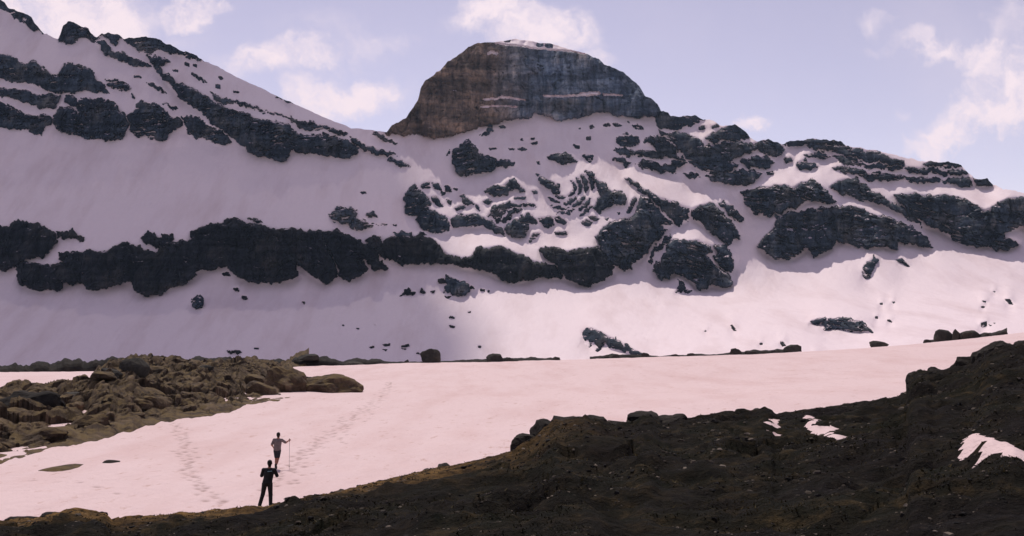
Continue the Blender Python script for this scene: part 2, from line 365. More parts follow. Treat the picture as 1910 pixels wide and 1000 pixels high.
rk('left_cliff', 'dark cliff tapering beside the snow gully of the left band', 1, '1005 650 1050 640 1110 660 1170 700 1220 720 1275 782 1240 792 1190 792 1120 762 1060 757 1020 720')
rk('small_outcrop', 'thin ledge above the ragged left cliff', 1, '880 568 940 583 992 600 970 607 920 592', bulge=2)
# --- lower dark cliff band
rk('low_cliff', 'black cliff block at the far left edge above the lower snow', 0, '-260 400 -100 415 0 424 20 423 25 410 37 413 54 415 75 420 95 430 109 450 92 466 85 476 65 479 44 486 32 497 8 505 -100 500 -260 510', 'l', bulge=7)
rk('low_cliff', 'dark ledge just right of the far left black block', 5, '300 240 340 243 400 243 460 268 468 292 420 282 350 282 315 272', 'l')
rk('low_cliff', 'widest black cliff band above the lower left snowfield', 0,
   '32 500 41 491 61 491 102 494 122 493 109 486 110 474 136 471 163 469 197 471 218 459 228 450 241 452 258 460 272 466 292 469 296 460 320 459 333 449 360 447 352 433 371 430 391 423 394 418 415 416 423 409 445 411 456 418 480 421 498 424 520 429 535 450 553 498 559 515 540 525 515 528 480 528 452 521 435 510 421 497 404 500 365 508 367 517 347 527 323 537 296 549 272 551 255 547 245 530 235 527 218 530 201 539 180 540 160 539 155 530 119 528 116 540 82 544 58 540 41 533 32 516', 'l', bulge=10)
rk('low_cliff', 'black hump of rock on top of the widest lower cliff', 5, '775 285 790 262 825 250 860 262 885 275 890 258 940 262 960 280 945 315 870 322 820 320 790 305', 'l')
rk('low_cliff', 'black buttress right of the widest cliff, pointed at its foot', 6, '345 225 420 223 560 233 575 240 600 330 640 400 655 480 620 505 580 512 540 485 500 460 460 430 440 418 400 330', 'l', bulge=9)
rk('low_cliff', 'black buttress above a small snow notch, third along the lower band', 6, '577 235 640 223 690 250 760 280 790 300 870 350 880 380 928 430 900 442 850 442 800 385 780 400 822 440 780 470 710 502 670 485 652 400 602 320', 'l', bulge=8)
rk('low_cliff', 'black cliff tapering right into the narrow neck of the lower band', 6, '800 290 850 260 890 263 882 300 930 260 1000 262 1100 258 1180 285 1210 330 1240 360 1320 378 1360 390 1400 440 1350 435 1280 417 1160 405 1060 410 990 417 950 390 900 375 850 340 820 315', 'l', bulge=8)
rk('low_cliff', 'black hump of cliff in the centre of the lower band', 7, '400 690 480 660 500 615 560 608 640 596 700 618 760 648 820 678 880 712 920 700 985 725 1040 802 1000 802 920 790 870 795 780 822 720 827 650 802 590 772 520 742 440 722', 'l', bulge=9)
rk('low_cliff', 'black rounded cliff with flat snowy top right of centre', 7, '880 620 940 608 1000 623 1080 628 1150 613 1240 608 1290 640 1322 690 1352 740 1330 780 1270 822 1200 847 1120 832 1060 802 1010 745 990 715 930 670', 'l', bulge=10)
rk('central_cliff', 'tall dark cliff rising from the lower band to a pointed slab', 8, '100 540 140 510 160 480 220 450 260 425 300 420 340 420 370 360 385 290 430 300 470 350 520 400 572 460 560 480 480 560 440 600 400 660 370 690 330 690 325 745 280 752 230 722 212 722 150 640 110 580', bulge=9)
rk('slanting_cliff', 'long dark rock slab slanting below the bright snow ramp', 8, '272 172 330 188 400 238 480 288 560 318 620 338 682 368 672 440 620 467 580 440 540 400 480 340 430 290 360 250 350 220 300 195', bulge=6)
rk('slanting_cliff', 'blunt dark buttress at the lower end of the bright snow ramp', 8, '690 380 740 350 830 328 870 360 900 400 950 450 985 490 998 550 950 562 930 587 880 562 820 512 770 470 710 430', bulge=7)
rk('slanting_cliff', 'thin dark fin along the edge of the snow gully', 8, '878 320 900 312 960 358 1002 400 1018 450 990 455 940 405 890 352', bulge=4)
rk('lower_cliff', 'dark triangular cliff standing alone beside the snow gully', 8, '462 720 500 680 540 640 545 590 600 562 680 568 740 562 820 608 832 640 780 650 830 700 870 740 930 772 947 857 890 862 820 842 790 867 740 862 690 812 640 782 590 762 550 802 510 802 472 770', bulge=10)
rk('lower_cliff', 'dark shoulder on the right side of the triangular cliff', 8, '835 588 922 588 942 640 964 720 957 762 910 752 850 692 840 650 862 640', bulge=7)
rk('lower_cliff', 'narrow dark rib left of the triangular cliff', 8, '428 700 450 640 490 580 540 545 577 528 572 562 512 602 472 652 446 708', bulge=3)
rk('small_outcrop', 'small dark rocks below the foot of the triangular cliff', 8, '603 798 640 828 702 880 660 872 640 892 598 887 618 850', bulge=3)
# --- folded strata in the centre
rk('round_outcrop', 'dark rounded outcrop at the left tip of the folded rocks', 7, '33 320 80 238 110 228 150 258 202 300 207 340 170 370 140 402 90 407 48 390 55 340', bulge=6)
rk('round_outcrop', 'dark lobe at the foot of the rounded outcrop', 7, '123 430 150 370 200 358 260 400 310 420 337 460 327 512 240 522 180 502 138 470', bulge=6)
rk('round_outcrop', 'dark band joining the two folded rock knolls', 7, '340 440 380 410 420 413 480 403 550 428 610 458 660 488 672 527 610 517 560 482 480 477 400 482 350 477', bulge=4)
for s in ('150 215 200 203 212 240 160 242', '215 203 260 208 282 257 240 242', '298 218 330 223 342 262 300 257', '213 285 250 288 292 352 260 352 225 322', '353 362 420 343 432 360 370 380', '383 285 420 273 422 297', '308 308 342 318 332 347',
          '400 300 440 298 472 330 440 347 410 332', '345 236 380 245 378 258', '465 330 500 345 525 385 500 372', '270 255 300 262 305 282 280 278', '380 395 420 395 410 408'):
    rk('small_outcrop', 'small dark rock peppering the lit snow of the left knoll', 7, s, bulge=3, group='rocks on the left knoll')
rk('knoll_outcrop', 'dark rocky crest of the right folded knoll', 7, '553 265 600 228 650 238 690 193 730 188 770 228 804 264 740 252 690 272 650 287 600 287', bulge=5)
rk('knoll_outcrop', 'small dark rock at the left side of the right knoll', 7, '533 322 570 303 597 320 570 342', bulge=3)
rk('knoll_outcrop', 'upper curved dark stratum on the right knoll', 7, '568 402 600 358 680 333 740 328 752 345 690 372 650 412 640 452 600 432', bulge=4)
rk('knoll_outcrop', 'thin lower curved stratum on the right knoll', 7, '690 402 720 370 770 358 777 371 730 392 700 427 660 457 646 442', bulge=3)
rk('knoll_outcrop', 'dark round lobe under the right knoll', 7, '668 480 700 448 760 433 822 460 817 512 760 547 700 532', bulge=6)
rk('knoll_outcrop', 'dark slab leaning on the round lobe of the right knoll', 7, '760 410 820 398 862 430 877 472 830 457 780 437', bulge=3)
for s in ('878 430 930 413 972 430 982 467 920 472 890 452', '978 420 1010 413 1058 450 1040 467 1000 452', '913 468 952 466 942 487 920 484', '818 562 850 518 892 518 860 552 825 578', '978 515 1050 510 1064 526 990 528', '723 295 800 293 812 306 730 304',
          '843 255 870 248 877 276 850 272', '1143 450 1180 433 1217 450 1202 474 1160 470', '1188 415 1230 408 1257 425 1237 442 1200 432', '862 145 887 150 877 168', '1290 430 1320 425 1310 440', '1365 390 1385 388 1380 405'):
    rk('small_outcrop', 'short dark stratum poking through snow in the central fold', 7, s, bulge=3.5, group='strata of the central fold')
def arc(cx, cy, rx, ry, a0, a1, th, n=16):
    o = []; inn = []
    for k in range(n + 1):
        a = math.radians(a0 + (a1 - a0) * k / n); w = th * (.35 + .65 * math.sin(math.pi * k / n)) * (1 + .35 * math.sin(5.1 * k + rx))
        o.append((cx + (rx + w) * math.cos(a), cy + (ry + w) * math.sin(a))); inn.append((cx + (rx - w) * math.cos(a), cy + (ry - w) * math.sin(a)))
    return ' '.join('%.1f %.1f' % q for q in o + inn[::-1])
for (rx, ry, a0, a1, th) in ((78, 62, -45, 62, 9), (70, 60, 75, 128, 9), (112, 98, -40, 28, 11), (112, 96, 36, 88, 11), (108, 92, 98, 142, 9), (148, 132, -38, 12, 13), (150, 130, 22, 66, 12), (146, 126, 76, 118, 10), (186, 164, -26, 6, 12), (188, 166, 24, 58, 13), (184, 160, 66, 100, 11), (224, 198, 34, 62, 11)):
    rk('fold_outcrop', 'curved dark fold stripe on the snow', 7, arc(1030, 235, rx, ry, a0, a1, th), bulge=3.5, group='curved fold stripes')
for (rx, ry, a0, a1, th) in ((150, 128, 205, 262, 9), (182, 158, 200, 240, 9), (182, 160, 250, 292, 8), (214, 190, 212, 250, 8)):
    rk('fold_outcrop', 'thin arched stratum over the right knoll', 7, arc(790, 500, rx, ry, a0, a1, th), bulge=3, group='arched strata of the right knoll')
rk('fold_outcrop', 'dark leaf shaped slab above the central fold', 7, '878 163 920 178 960 193 1012 223 1022 260 1000 282 960 262 920 232 888 212', bulge=5)
rk('fold_outcrop', 'dark pointed slab curling right of the fold stripes', 7, '1158 140 1190 133 1232 153 1247 190 1292 213 1332 263 1390 263 1427 300 1427 332 1400 352 1350 337 1300 362 1265 382 1228 377 1238 330 1263 300 1258 250 1233 200 1213 165', bulge=6)
rk('fold_outcrop', 'thin curved rib beside the tall central cliff', 7, '1428 392 1450 340 1480 288 1492 310 1472 360 1445 398', bulge=3)
# --- snow apron under the dome
rk('horn_outcrop', 'dark horn of rock standing in snow under the domed peak', 3, '412 740 418 670 450 628 490 610 532 640 547 670 590 688 642 703 647 740 620 772 540 787 460 787 428 767', bulge=8)
rk('horn_outcrop', 'low dark tail of rock right of the horn', 3, '648 714 690 713 748 735 742 747 690 752 650 742', bulge=3)
rk('apron_outcrop', 'dark oval rock in the middle of the snow under the dome', 3, '907 695 950 678 1010 670 1042 690 1078 715 1040 733 990 735 940 717', bulge=5)
rk('apron_outcrop', 'small dark rock right of the oval rock', 3, '1083 680 1130 670 1163 690 1163 713 1135 713 1110 692', bulge=4)
rk('apron_outcrop', 'crooked dark rib hanging from the foot of the dome', 3, '548 587 590 553 603 515 627 520 622 557 590 578', bulge=3)
for s in ('378 682 400 653 403 672 385 688', '658 530 685 523 693 540 665 543', '775 598 795 596 796 606 778 607', '815 596 845 592 848 602 820 603', '825 620 860 615 866 628 835 630', '608 648 646 646 648 655 612 656', '708 646 742 648 740 657 712 656',
          '753 650 790 643 812 655 780 662', '1056 628 1087 633 1089 650 1063 647', '858 720 873 718 878 734 862 733', '1120 585 1145 583 1148 602 1124 602', '1138 530 1155 520 1168 545 1145 545', '1208 526 1240 513 1258 530 1220 537',
          '1258 520 1290 513 1318 530 1280 535', '1366 525 1400 518 1436 547 1390 549', '1340 505 1355 508 1352 518', '1080 540 1098 538 1098 548'):
    rk('small_outcrop', 'small dark rock dotting the shaded snow under the dome', 3, s, bulge=3, group='rocks dotting the dome apron')
for s in ('1278 588 1330 568 1402 588 1402 627 1330 642 1288 627', '1272 655 1340 648 1392 670 1382 683 1310 692', '1388 660 1450 663 1522 668 1532 692 1460 702 1400 692', '1262 705 1330 703 1358 725 1335 743 1285 727',
          '1378 735 1440 718 1540 733 1603 738 1603 782 1520 772 1420 762', '1438 600 1520 588 1600 648 1622 702 1540 692 1500 652'):
    rk('strata_outcrop', 'dark flat stratum with snow lines, right of the dome apron', 3, s, bulge=4, group='flat strata right of the apron')
# --- right ridge
rk('ridge_outcrop', 'dark rocks at the shoulder where the right ridge leaves the dome', 4, '60 122 80 80 190 80 270 75 305 118 262 132 200 147 170 172 120 152 80 162', bulge=3)
rk('ridge_outcrop', 'dark triangular crag with a sharp top on the right skyline', 4, '325 192 400 155 450 120 500 150 530 207 470 217 420 212 380 227 330 232 298 217', bulge=5)
rk('ridge_outcrop', 'rounded dark rock on the skyline right of the triangular crag', 4, '563 225 580 200 640 200 672 238 693 265 650 297 600 287 568 257', bulge=5)
rk('ridge_cliff', 'big dark broken cliff under the triangular skyline crag', 4, '70 165 110 180 200 180 260 213 300 240 380 238 420 223 480 228 562 235 562 262 500 282 440 302 420 320 462 342 400 372 330 377 290 362 240 342 210 302 170 262 140 222 100 210', bulge=7)
rk('ridge_cliff', 'dark block with snow on top beside the bright right snow chute', 4, '468 312 560 293 607 293 638 330 600 352 540 347 500 342', bulge=6)
rk('ridge_cliff', 'dark wedge of cliff above the snow gully', 4, '298 397 380 375 440 370 480 358 560 370 582 385 520 432 480 442 400 427 330 417', bulge=6)
for s in ('0 210 80 198 102 220 60 232 0 237', '0 270 60 273 92 290 40 307 0 297', '88 240 140 248 182 300 120 292 92 267', '128 312 190 306 218 330 190 347 140 337', '0 320 60 328 163 345 157 373 80 367 0 347', '193 380 240 376 283 397 240 402', '270 150 300 142 305 160 275 165', '335 145 372 135 376 150 340 158', '603 372 637 366 642 382 608 384'):
    rk('strata_outcrop', 'dark broken ledge left of the right ridge cliff', 4, s, bulge=4, group='ledges left of the right ridge cliff')
rk('right_cliff', 'dark oblong cliff block right of the snow gully', 4, '483 470 560 453 640 438 700 438 740 460 760 428 830 413 872 443 922 488 954 517 900 532 850 512 800 512 760 542 700 552 660 577 590 587 540 572 500 522', bulge=8)
rk('right_cliff', 'dark cliff tapering down right between two snow ramps', 4, '918 450 970 408 1040 406 1082 420 1112 470 1170 488 1200 518 1270 543 1340 598 1374 645 1300 602 1200 547 1130 522 1060 512 1020 492 960 472', bulge=6)
rk('right_cliff', 'wide dark cliff with ragged foot on the right slope', 4, '553 732 600 680 640 650 650 590 700 570 800 558 830 543 940 543 1050 543 1130 578 1200 598 1270 618 1340 658 1380 678 1420 757 1350 732 1290 722 1250 712 1242 758 1180 737 1120 742 1040 737 980 717 945 712 920 747 880 772 840 788 810 742 790 757 760 782 720 802 650 802 600 772', bulge=10)
rk('right_cliff', 'dark cliff wall reaching the right edge under the banded ridge', 0, '1667 364 1702 361 1740 366 1763 364 1793 368 1816 381 1839 393 1861 381 1880 370 1903 368 1990 372 2180 420 2180 470 2000 455 1903 423 1884 431 1873 429 1869 442 1896 446 1901 454 1880 467 1858 467 1842 459 1823 463 1793 454 1770 438 1747 427 1732 427 1721 416 1694 393 1679 378', bulge=10)
rk('small_outcrop', 'dark leaning rock alone on the snow below the ragged cliff', 4, '1075 870 1097 820 1128 793 1153 803 1132 850 1107 892 1090 898', bulge=4)
rk('small_outcrop', 'small dark wedge of rock right of the leaning rock', 4, '1242 805 1270 793 1308 837 1280 829', bulge=3)
for s in ('783 290 850 278 900 283 924 302 840 304', '798 237 860 228 900 245 932 267 880 272 820 257', '900 238 1000 248 1090 262 1180 287 1284 332 1282 347 1180 332 1080 307 980 287 930 272', '928 292 1020 298 1100 328 1200 343 1270 348 1284 364 1180 362 1080 347 980 332',
          '928 352 980 338 1060 363 1140 373 1270 388 1284 412 1200 417 1100 412 1040 387 980 372', '1288 350 1400 353 1500 363 1592 368 1598 387 1500 384 1390 380 1300 372', '1366 332 1440 315 1520 315 1575 345 1500 350 1420 347', '1278 400 1360 393 1452 403 1452 422 1380 427 1300 422',
          '1458 410 1540 398 1613 408 1613 437 1560 442 1480 427', '678 240 740 215 830 200 975 210 990 242 900 237 800 230 740 238'):
    rk('banded_cliff', 'long dark stratum of the banded ridge on the right skyline', 4, s, bulge=4, group='strata of the banded right ridge')
rk('ridge_outcrop', 'lone rounded rock at the low right end of the banded ridge', 4, '1628 408 1640 385 1700 385 1725 442 1670 447 1633 432', bulge=5)
rk('ridge_outcrop', 'rounded rock on the lit snow left of the banded ridge', 4, '757 322 800 308 854 345 820 362 768 352', bulge=4)
rk('small_outcrop', 'small dark rock on the lit snow chute of the right ridge', 4, '687 307 720 298 733 320 700 331', bulge=3)
# --- isolated rocks low on the slopes
rk('snow_outcrop', 'left of two dark rocks above the lower cliff band', 6, '613 150 650 108 700 103 763 120 752 150 720 197 680 192 640 172', bulge=5)
rk('snow_outcrop', 'right of two dark rocks above the lower cliff band', 6, '722 212 738 163 780 163 800 178 854 200 842 217 780 228', bulge=5)
for s in ('798 145 835 138 883 160 830 160', '168 172 210 162 254 187 225 193', '952 240 1000 233 1063 250 1040 265 980 263', '1088 240 1110 238 1130 252 1105 252', '862 195 918 195 918 203 870 202', '950 196 972 196 972 204 952 204', '775 25 800 20 815 30 790 33', '628 180 645 184 640 190'):
    rk('small_outcrop', 'small dark rock on the snow shelf above the lower cliffs', 6, s, bulge=3, group='rocks on the shelf above the lower cliffs')
rk('snow_outcrop', 'broken dark outcrop on the lit snow below the lower band', 6, '1228 465 1260 472 1300 498 1353 518 1364 545 1322 577 1295 592 1270 562 1218 552 1238 510', bulge=5)
for s in ('1188 490 1220 487 1238 505 1200 515', '988 572 1030 538 1073 560 1073 574', '1093 562 1105 533 1122 562', '1148 552 1178 543 1166 562', '1223 577 1262 580 1252 594', '1366 523 1388 540 1358 543', '1246 688 1272 688 1280 697 1250 696', '1246 735 1278 737 1280 747 1255 744', '1415 540 1440 545 1440 556 1420 554', '1456 550 1466 550 1466 558 1456 558',
          '1352 660 1364 660 1364 670 1352 668', '822 848 848 846 850 855 828 856', '895 838 935 832 938 845 905 848', '995 843 1035 837 1042 850 1000 852', '890 862 918 862 912 872', '998 858 1022 860 1018 868', '1076 880 1092 878 1094 888 1078 888', '66 878 100 868 142 876 130 890 80 890', '210 855 232 853 232 862 214 862', '678 730 690 730 690 738 680 738', '756 748 770 748 770 755 758 755', '470 605 485 608 480 622', '1405 845 1425 845 1422 852 1408 852', '40 455 75 452 82 472 50 470', '102 535 125 535 132 552 112 550', '145 578 170 580 180 598 155 597', '848 730 860 730 860 738'):
    rk('small_boulder', 'small dark rock scattered on the smooth snow below the cliffs', 6, s, 'l', bulge=2.5, group='rocks scattered on the lower snow')
rk('block_boulder', 'square dark boulder alone on the lower left snow slope', 5, '1043 617 1060 603 1083 606 1090 593 1117 598 1121 620 1112 668 1058 668 1048 640', 'c', bulge=7)
rk('low_outcrop', 'long low dark outcrop on the bright right snow slope', 9, '653 197 690 175 780 175 850 172 960 187 992 213 1018 235 1023 268 1000 248 960 243 900 251 870 238 820 225 780 228 738 243 758 217 720 202', bulge=4)
rk('scree_outcrop', 'dark slanting wedge of scree with snow streaks by the valley floor', 10, '1230 195 1258 163 1302 170 1362 205 1442 245 1502 280 1600 334 1545 338 1490 304 1440 296 1390 290 1370 258 1350 246 1338 296 1308 316 1318 268 1292 258 1272 285 1262 244 1243 238', bulge=3)
for s in ('1040 160 1056 158 1060 172 1044 172', '1110 175 1130 178 1142 192 1118 188', '198 208 215 215 232 240 212 244', '48 240 58 240 58 248 48 248', '485 300 505 302 520 330 500 334', '320 298 332 300 330 308', '366 312 380 312 380 322 368 322', '1068 80 1082 80 1082 92 1070 92', '1665 65 1690 66 1688 74 1668 74', '1800 55 1830 60 1848 88 1825 90', '1660 98 1678 98 1678 108 1660 108', '1655 200 1690 190 1690 215 1662 225', '1725 12 1742 14 1740 22', '680 372 708 372 708 380 684 380', '1730 195 1744 196 1742 203', '1700 205 1718 206 1714 214', '1140 72 1152 72 1152 82 1142 82'):
    rk('small_boulder', 'tiny dark rock on the sunlit right snow slope', 9, s, 'l', bulge=2.5, group='tiny rocks on the right slope')

def slope_field(px, py):
    """tangent of the snow slope, surveyed at scattered points and blended"""
    K = [(-200, 300, 1.0), (50, 300, 1.0), (250, 310, .95), (450, 330, .9), (600, 340, .8), (690, 320, .75), (740, 300, .6), (740, 350, .7), (50, 100, 1.0), (250, 200, 1.0), (350, 150, .8), (480, 190, .75), (600, 235, .7),
         (50, 400, .8), (250, 400, .75), (450, 390, .75), (620, 400, .8), (700, 410, .85), (740, 440, .8), (50, 590, .6), (300, 590, .6), (550, 570, .55), (700, 560, .55), (800, 520, .8),
         (860, 560, .5), (930, 570, .45), (1000, 580, .42), (1060, 600, .36), (1200, 620, .22), (1100, 560, .30), (1300, 560, .28), (1500, 560, .24), (1700, 560, .24), (1850, 560, .22), (1500, 630, .18), (1800, 620, .18), (1650, 600, .2), (1350, 620, .2), (2100, 550, .4),
         (1450, 500, .40), (1650, 500, .45), (1850, 490, .4), (1400, 430, .75), (1385, 470, .7), (800, 290, 1.0), (800, 340, 1.0), (900, 280, .9), (1000, 250, .9), (1100, 280, .85), (1200, 260, .9), (1000, 310, 1.0), (900, 330, .7), (940, 345, .35), (870, 410, .55), (880, 445, .32), (960, 450, .32), (1060, 455, .34), (1000, 440, .6),
         (830, 380, .5), (1000, 380, .85), (1060, 340, .9), (1070, 420, .8), (1180, 330, .5), (1230, 340, .34), (1290, 370, .33), (1170, 350, .4), (1130, 400, .9), (1300, 440, .33), (1280, 430, .4), (1380, 360, .95), (1300, 330, .9), (1470, 320, .35), (1520, 330, .33), (1500, 400, .7), (1430, 310, .6), (1560, 370, .4), (1650, 420, .35), (1600, 340, .7), (1680, 350, .7), (1780, 355, .42), (1850, 370, .36), (1700, 310, .6), (2000, 420, .5), (2000, 330, .6), (1340, 250, .5),
         (-200, 600, .6), (-200, 100, 1.0), (1420, 560, .26), (1000, 150, .8), (300, 0, .9), (1500, 150, .7)]
    num = 0; den = 0
    for (x, y, s) in K:
        w = 1.0 / (((px - x) / 1.25) ** 2 + (py - y) ** 2 + 500) ** 1.6
        num = num + w * s; den = den + w
    s = num / den
    wy = np.clip((py - 528) / 40, 0, 1); wy = wy * wy * (3 - 2 * wy)
    low = np.interp(px, [-300, 600, 850, 1000, 1200, 1350, 2200], [.5, .48, .40, .28, .18, .13, .11])
    return s * (1 - wy) + low * wy

ORD = ['leftmost', 'second from the left', 'third from the left', 'fourth from the left', 'fifth from the left', 'sixth from the left', 'seventh from the left', 'eighth from the left', 'ninth from the left', 'tenth from the left', 'eleventh from the left', 'rightmost']
def ordinals():
    gr = {}
    for r in R:
        if r['group']: gr.setdefault(r['group'], []).append(r)
    for g, l in gr.items():
        if len(l) > 12: continue
        l.sort(key=lambda r: sum(p[0] for p in r['poly']) / len(r['poly']))
        for i, r in enumerate(l):
            r['label'] = r['label'] + ', ' + (ORD[-1] if i == len(l) - 1 else ORD[i])
ordinals()
def mountain():
    # ---- coarse solve for log distance
    P = 3.0
    gx = np.arange(-270, 2181, P); gy = np.arange(-130, 735, P)
    X, Y = np.meshgrid(gx, gy)
    rockc = np.zeros(X.shape)
    for r in R:
        xs = [p[0] for p in r['poly']]; ys = [p[1] for p in r['poly']]
        i0, i1 = np.searchsorted(gx, (min(xs), max(xs))); j0, j1 = np.searchsorted(gy, (min(ys), max(ys)))
        if i1 <= i0 or j1 <= j0: continue
        sl = (slice(j0, j1 + 1), slice(i0, i1 + 1))
        m = inpoly(X[sl], Y[sl], r['poly'])
        rockc[sl] = np.where(m, 0.0 if r['mat'] == 's' else 1.0, rockc[sl])
    rockc = box_blur(rockc, 1, 1)
    s = slope_field(X, Y)
    s = s * (1 - rockc) + 3.2 * rockc
    t = (PY0 - Y) / F
    g = -P / (F * np.maximum(s - t, .12))           # du per row downwards
    gm = .5 * (g[1:] + g[:-1])
    div = np.zeros(X.shape); div[:-1] += gm; div[1:] -= gm
    lam = .30
    nr, nc = X.shape
    ext = np.concatenate([div, div[::-1]], 0); ext = np.concatenate([ext, ext[:, ::-1]], 1)
    ky = 2 * (np.cos(np.pi * np.arange(2 * nr) / nr) - 1); kx = 2 * (np.cos(np.pi * np.arange(2 * nc) / nc) - 1)
    den = ky[:, None] + lam * kx[None, :]; den[0, 0] = 1
    fh = np.fft.fft2(ext) / den; fh[0, 0] = 0
    U = np.fft.ifft2(fh).real[:nr, :nc]
    row = np.argmin(np.abs(gy - 672))
    U = U - U[row].mean() + math.log(760.0)
    def sampleU(px, py):
        fx = np.clip((px - gx[0]) / P, 0, nc - 1.001); fy = np.clip((py - gy[0]) / P, 0, nr - 1.001)
        ix = fx.astype(int); iy = fy.astype(int); ax = fx - ix; ay = fy - iy
        return (U[iy, ix] * (1 - ax) + U[iy, ix + 1] * ax) * (1 - ay) + (U[iy + 1, ix] * (1 - ax) + U[iy + 1, ix + 1] * ax) * ay
    # ---- fine relief
    cx = np.arange(-262, 2172, 1.75); NR = 430
    base = 726.0
    sk = sky_y(cx) + 1.2 * fbm(cx / 16, cx * 0, 3, 3) - 2.4 * np.clip(ridged(cx / 22, cx * 0, 3, 5) - .5, 0, 1.2) * np.interp(cx, [-300, 100, 400, 470, 715, 740, 900, 930, 1090, 1110, 2200], [1, 1, 1, .1, .1, 1, 1, .2, .2, 1, 1])
    v = np.linspace(0, 1, NR)[:, None]
    PXg = np.broadcast_to(cx[None, :], (NR, len(cx))).copy()
    PYg = base + (sk[None, :] - base) * v
    A = 1.0
    wx = PXg + A * (3.4 * fbm(PXg / 24, PYg / 24, 3, 20) + 1.6 * fbm(PXg / 9, PYg / 9, 3, 40))
    wy = PYg + A * (3.0 * fbm(PXg / 24, PYg / 24, 3, 30) + 2.0 * fbm(PXg / 8, PYg / 13, 3, 50))
    wy = wy + 3.2 * (ridged(PXg / 17, PYg / 80, 3, 53) - .6) + 1.5 * perlin(PXg / 4.2, PYg / 10, 59)
    wx = wx + 2.2 * perlin(PXg / 14, PYg / 5, 61)
    ID = np.full(PXg.shape, -1)
    bul = np.zeros(PXg.shape)
    for k, r in enumerate(R):
        xs = [p[0] for p in r['poly']]; ys = [p[1] for p in r['poly']]
        i0, i1 = np.searchsorted(cx, (min(xs) - 9, max(xs) + 9))
        if i1 - i0 < 2: continue
        small = (max(xs) - min(xs)) < 26 or (max(ys) - min(ys)) < 7
        if r['mat'] == 's':
            m = inpoly(PXg[:, i0:i1] * .88 + wx[:, i0:i1] * .12, PYg[:, i0:i1] * .88 + wy[:, i0:i1] * .12, r['poly'])
        elif small:
            m = inpoly(PXg[:, i0:i1] * .65 + wx[:, i0:i1] * .35, PYg[:, i0:i1] * .75 + wy[:, i0:i1] * .25, r['poly'])
        else:
            m = inpoly(wx[:, i0:i1], wy[:, i0:i1], r['poly'])
        sub = ID[:, i0:i1]; sub[m] = k
        bul[:, i0:i1][m] = r['bulge']
    tilt = PYg - .16 * (PXg - 955) * np.sign(PXg - 900) - 9 * fbm(PXg / 130, PYg / 130, 2, 63)
    speck = .75 * fbm(PXg / 26, tilt / 2.4, 3, 57) + .35 * fbm(PXg / 60, PYg / 40, 2, 58) + .25 * perlin(PXg / 5, PYg / 4, 56)
    ids = np.array([(.44 if r['mat'] == 'c' else .74 if r['mat'] == 'l' else .80 if r['mat'] == 'd' else 9) for r in R] + [9.])
    ID[(ID >= 0) & (speck > ids[ID])] = -1
    bul[ID < 0] = 0
    ID[:14] = -1
    rockm = (ID >= 0)
    u = sampleU(PXg, PYg)
    d = np.exp(u)
    snow_n = 1.6 * fbm(PXg / 150, PYg / 60, 3, 60) + .25 * fbm(PXg / 22, PYg / 14, 3, 64) + .40 * ridged((PXg + .5 * PYg) / 16, PYg / 110, 3, 66) * np.clip(.4 + fbm(PXg / 120, PYg / 90, 2, 68), 0, 1)
    d_s = d + snow_n
    soft = box_blur(rockm.astype(float), 1, 2); soft2 = box_blur(bul, 2, 2)
    Xw = (PXg - PX0) / F * d; Zw = (PY0 - PYg) / F * d
    wob = fbm(Xw / 40, Zw / 40, 3, 70)
    rel = (5.2 * ridged(Xw / 34 + .35 * wob, Zw / 95, 2, 80) + 2.6 * ridged(Xw / 9 + .3 * wob, Zw / 22, 3, 84)
           + .5 * fbm(Xw / 3.2, Zw / 4.5, 3, 88))
    w1, w2, wc, wt = worley(Xw / 11 + .5 * wob, Zw / 17 + .5 * perlin(Xw / 14, Zw / 14, 78), 3)
    v1, v2_, vc, vt = worley(Xw / 4 + .4 * wob, Zw / 6, 7)
    rel = rel + 3.2 * (wc - .5) + 3.0 * wt - 1.6 * np.clip(1 - w2 * 6, 0, 1) + .6 * (vc - .5) + .6 * vt
    st = Zw / 7.5 + 1.3 * wob + .012 * Xw
    strata = (st - np.floor(st)); strata = np.where(strata < .8, strata / .8, (1 - strata) / .2)
    rel = rel + 3.0 * strata * (.4 + .6 * (perlin(Xw / 50, Zw / 20, 95) + .5))
    relk = np.clip((soft - .25) / .6, 0, 1)
    d_r = d - soft2 * .45 - relk * (rel * .85 + .4) * np.clip(soft2 / 6.0, .25, 1.2)
    d_r = np.minimum(d_r, d_s - .5)
    # snow behind rock
    d_snow = d_s + np.where(rockm, 2.0, 0)
    Xs, Zs = (PXg - PX0) / F * d_snow, ZC + (PY0 - PYg) / F * d_snow
    Vs = np.stack([Xs, d_snow, Zs], -1)
    back = []
    for (dd, dz) in ((1.2, .25), (4, 1.6), (10, 5.5), (26, 17), (70, 52), (170, 120), (420, 280)):
        top = Vs[-1].copy(); top[:, 1] += dd; top[:, 0] *= (1 + dd / Vs[-1][:, 1]); top[:, 2] -= dz; back.append(top)
    Vall = np.concatenate([Vs, np.stack(back)], 0)
    nr2, nc2 = Vall.shape[:2]
    rk4 = rockm[:-1, :-1] & rockm[:-1, 1:] & rockm[1:, 1:] & rockm[1:, :-1]
    keep = np.ones((nr2 - 1, nc2 - 1), bool); keep[:rk4.shape[0]] = ~rk4
    keep[rk4.shape[0] - 2:] = True
    Q = grid_quads(nr2, nc2, keep)
    V, Q, _ = compact(Vall.reshape(-1, 3), Q)
    tag(link('mountain_snow', mesh_np('mountain_snow', V, Q, M_SNOW_FAR, True)), 'snow covered mountainside between the dark cliffs', kind='structure')
    # ---- rock pieces, each its own mesh
    mats = {'c': M_CLIFF, 'd': M_DOME, 'l': M_LOWCLIFF, 's': M_SNOW_FAR}
    objs = {}
    nC = len(cx)
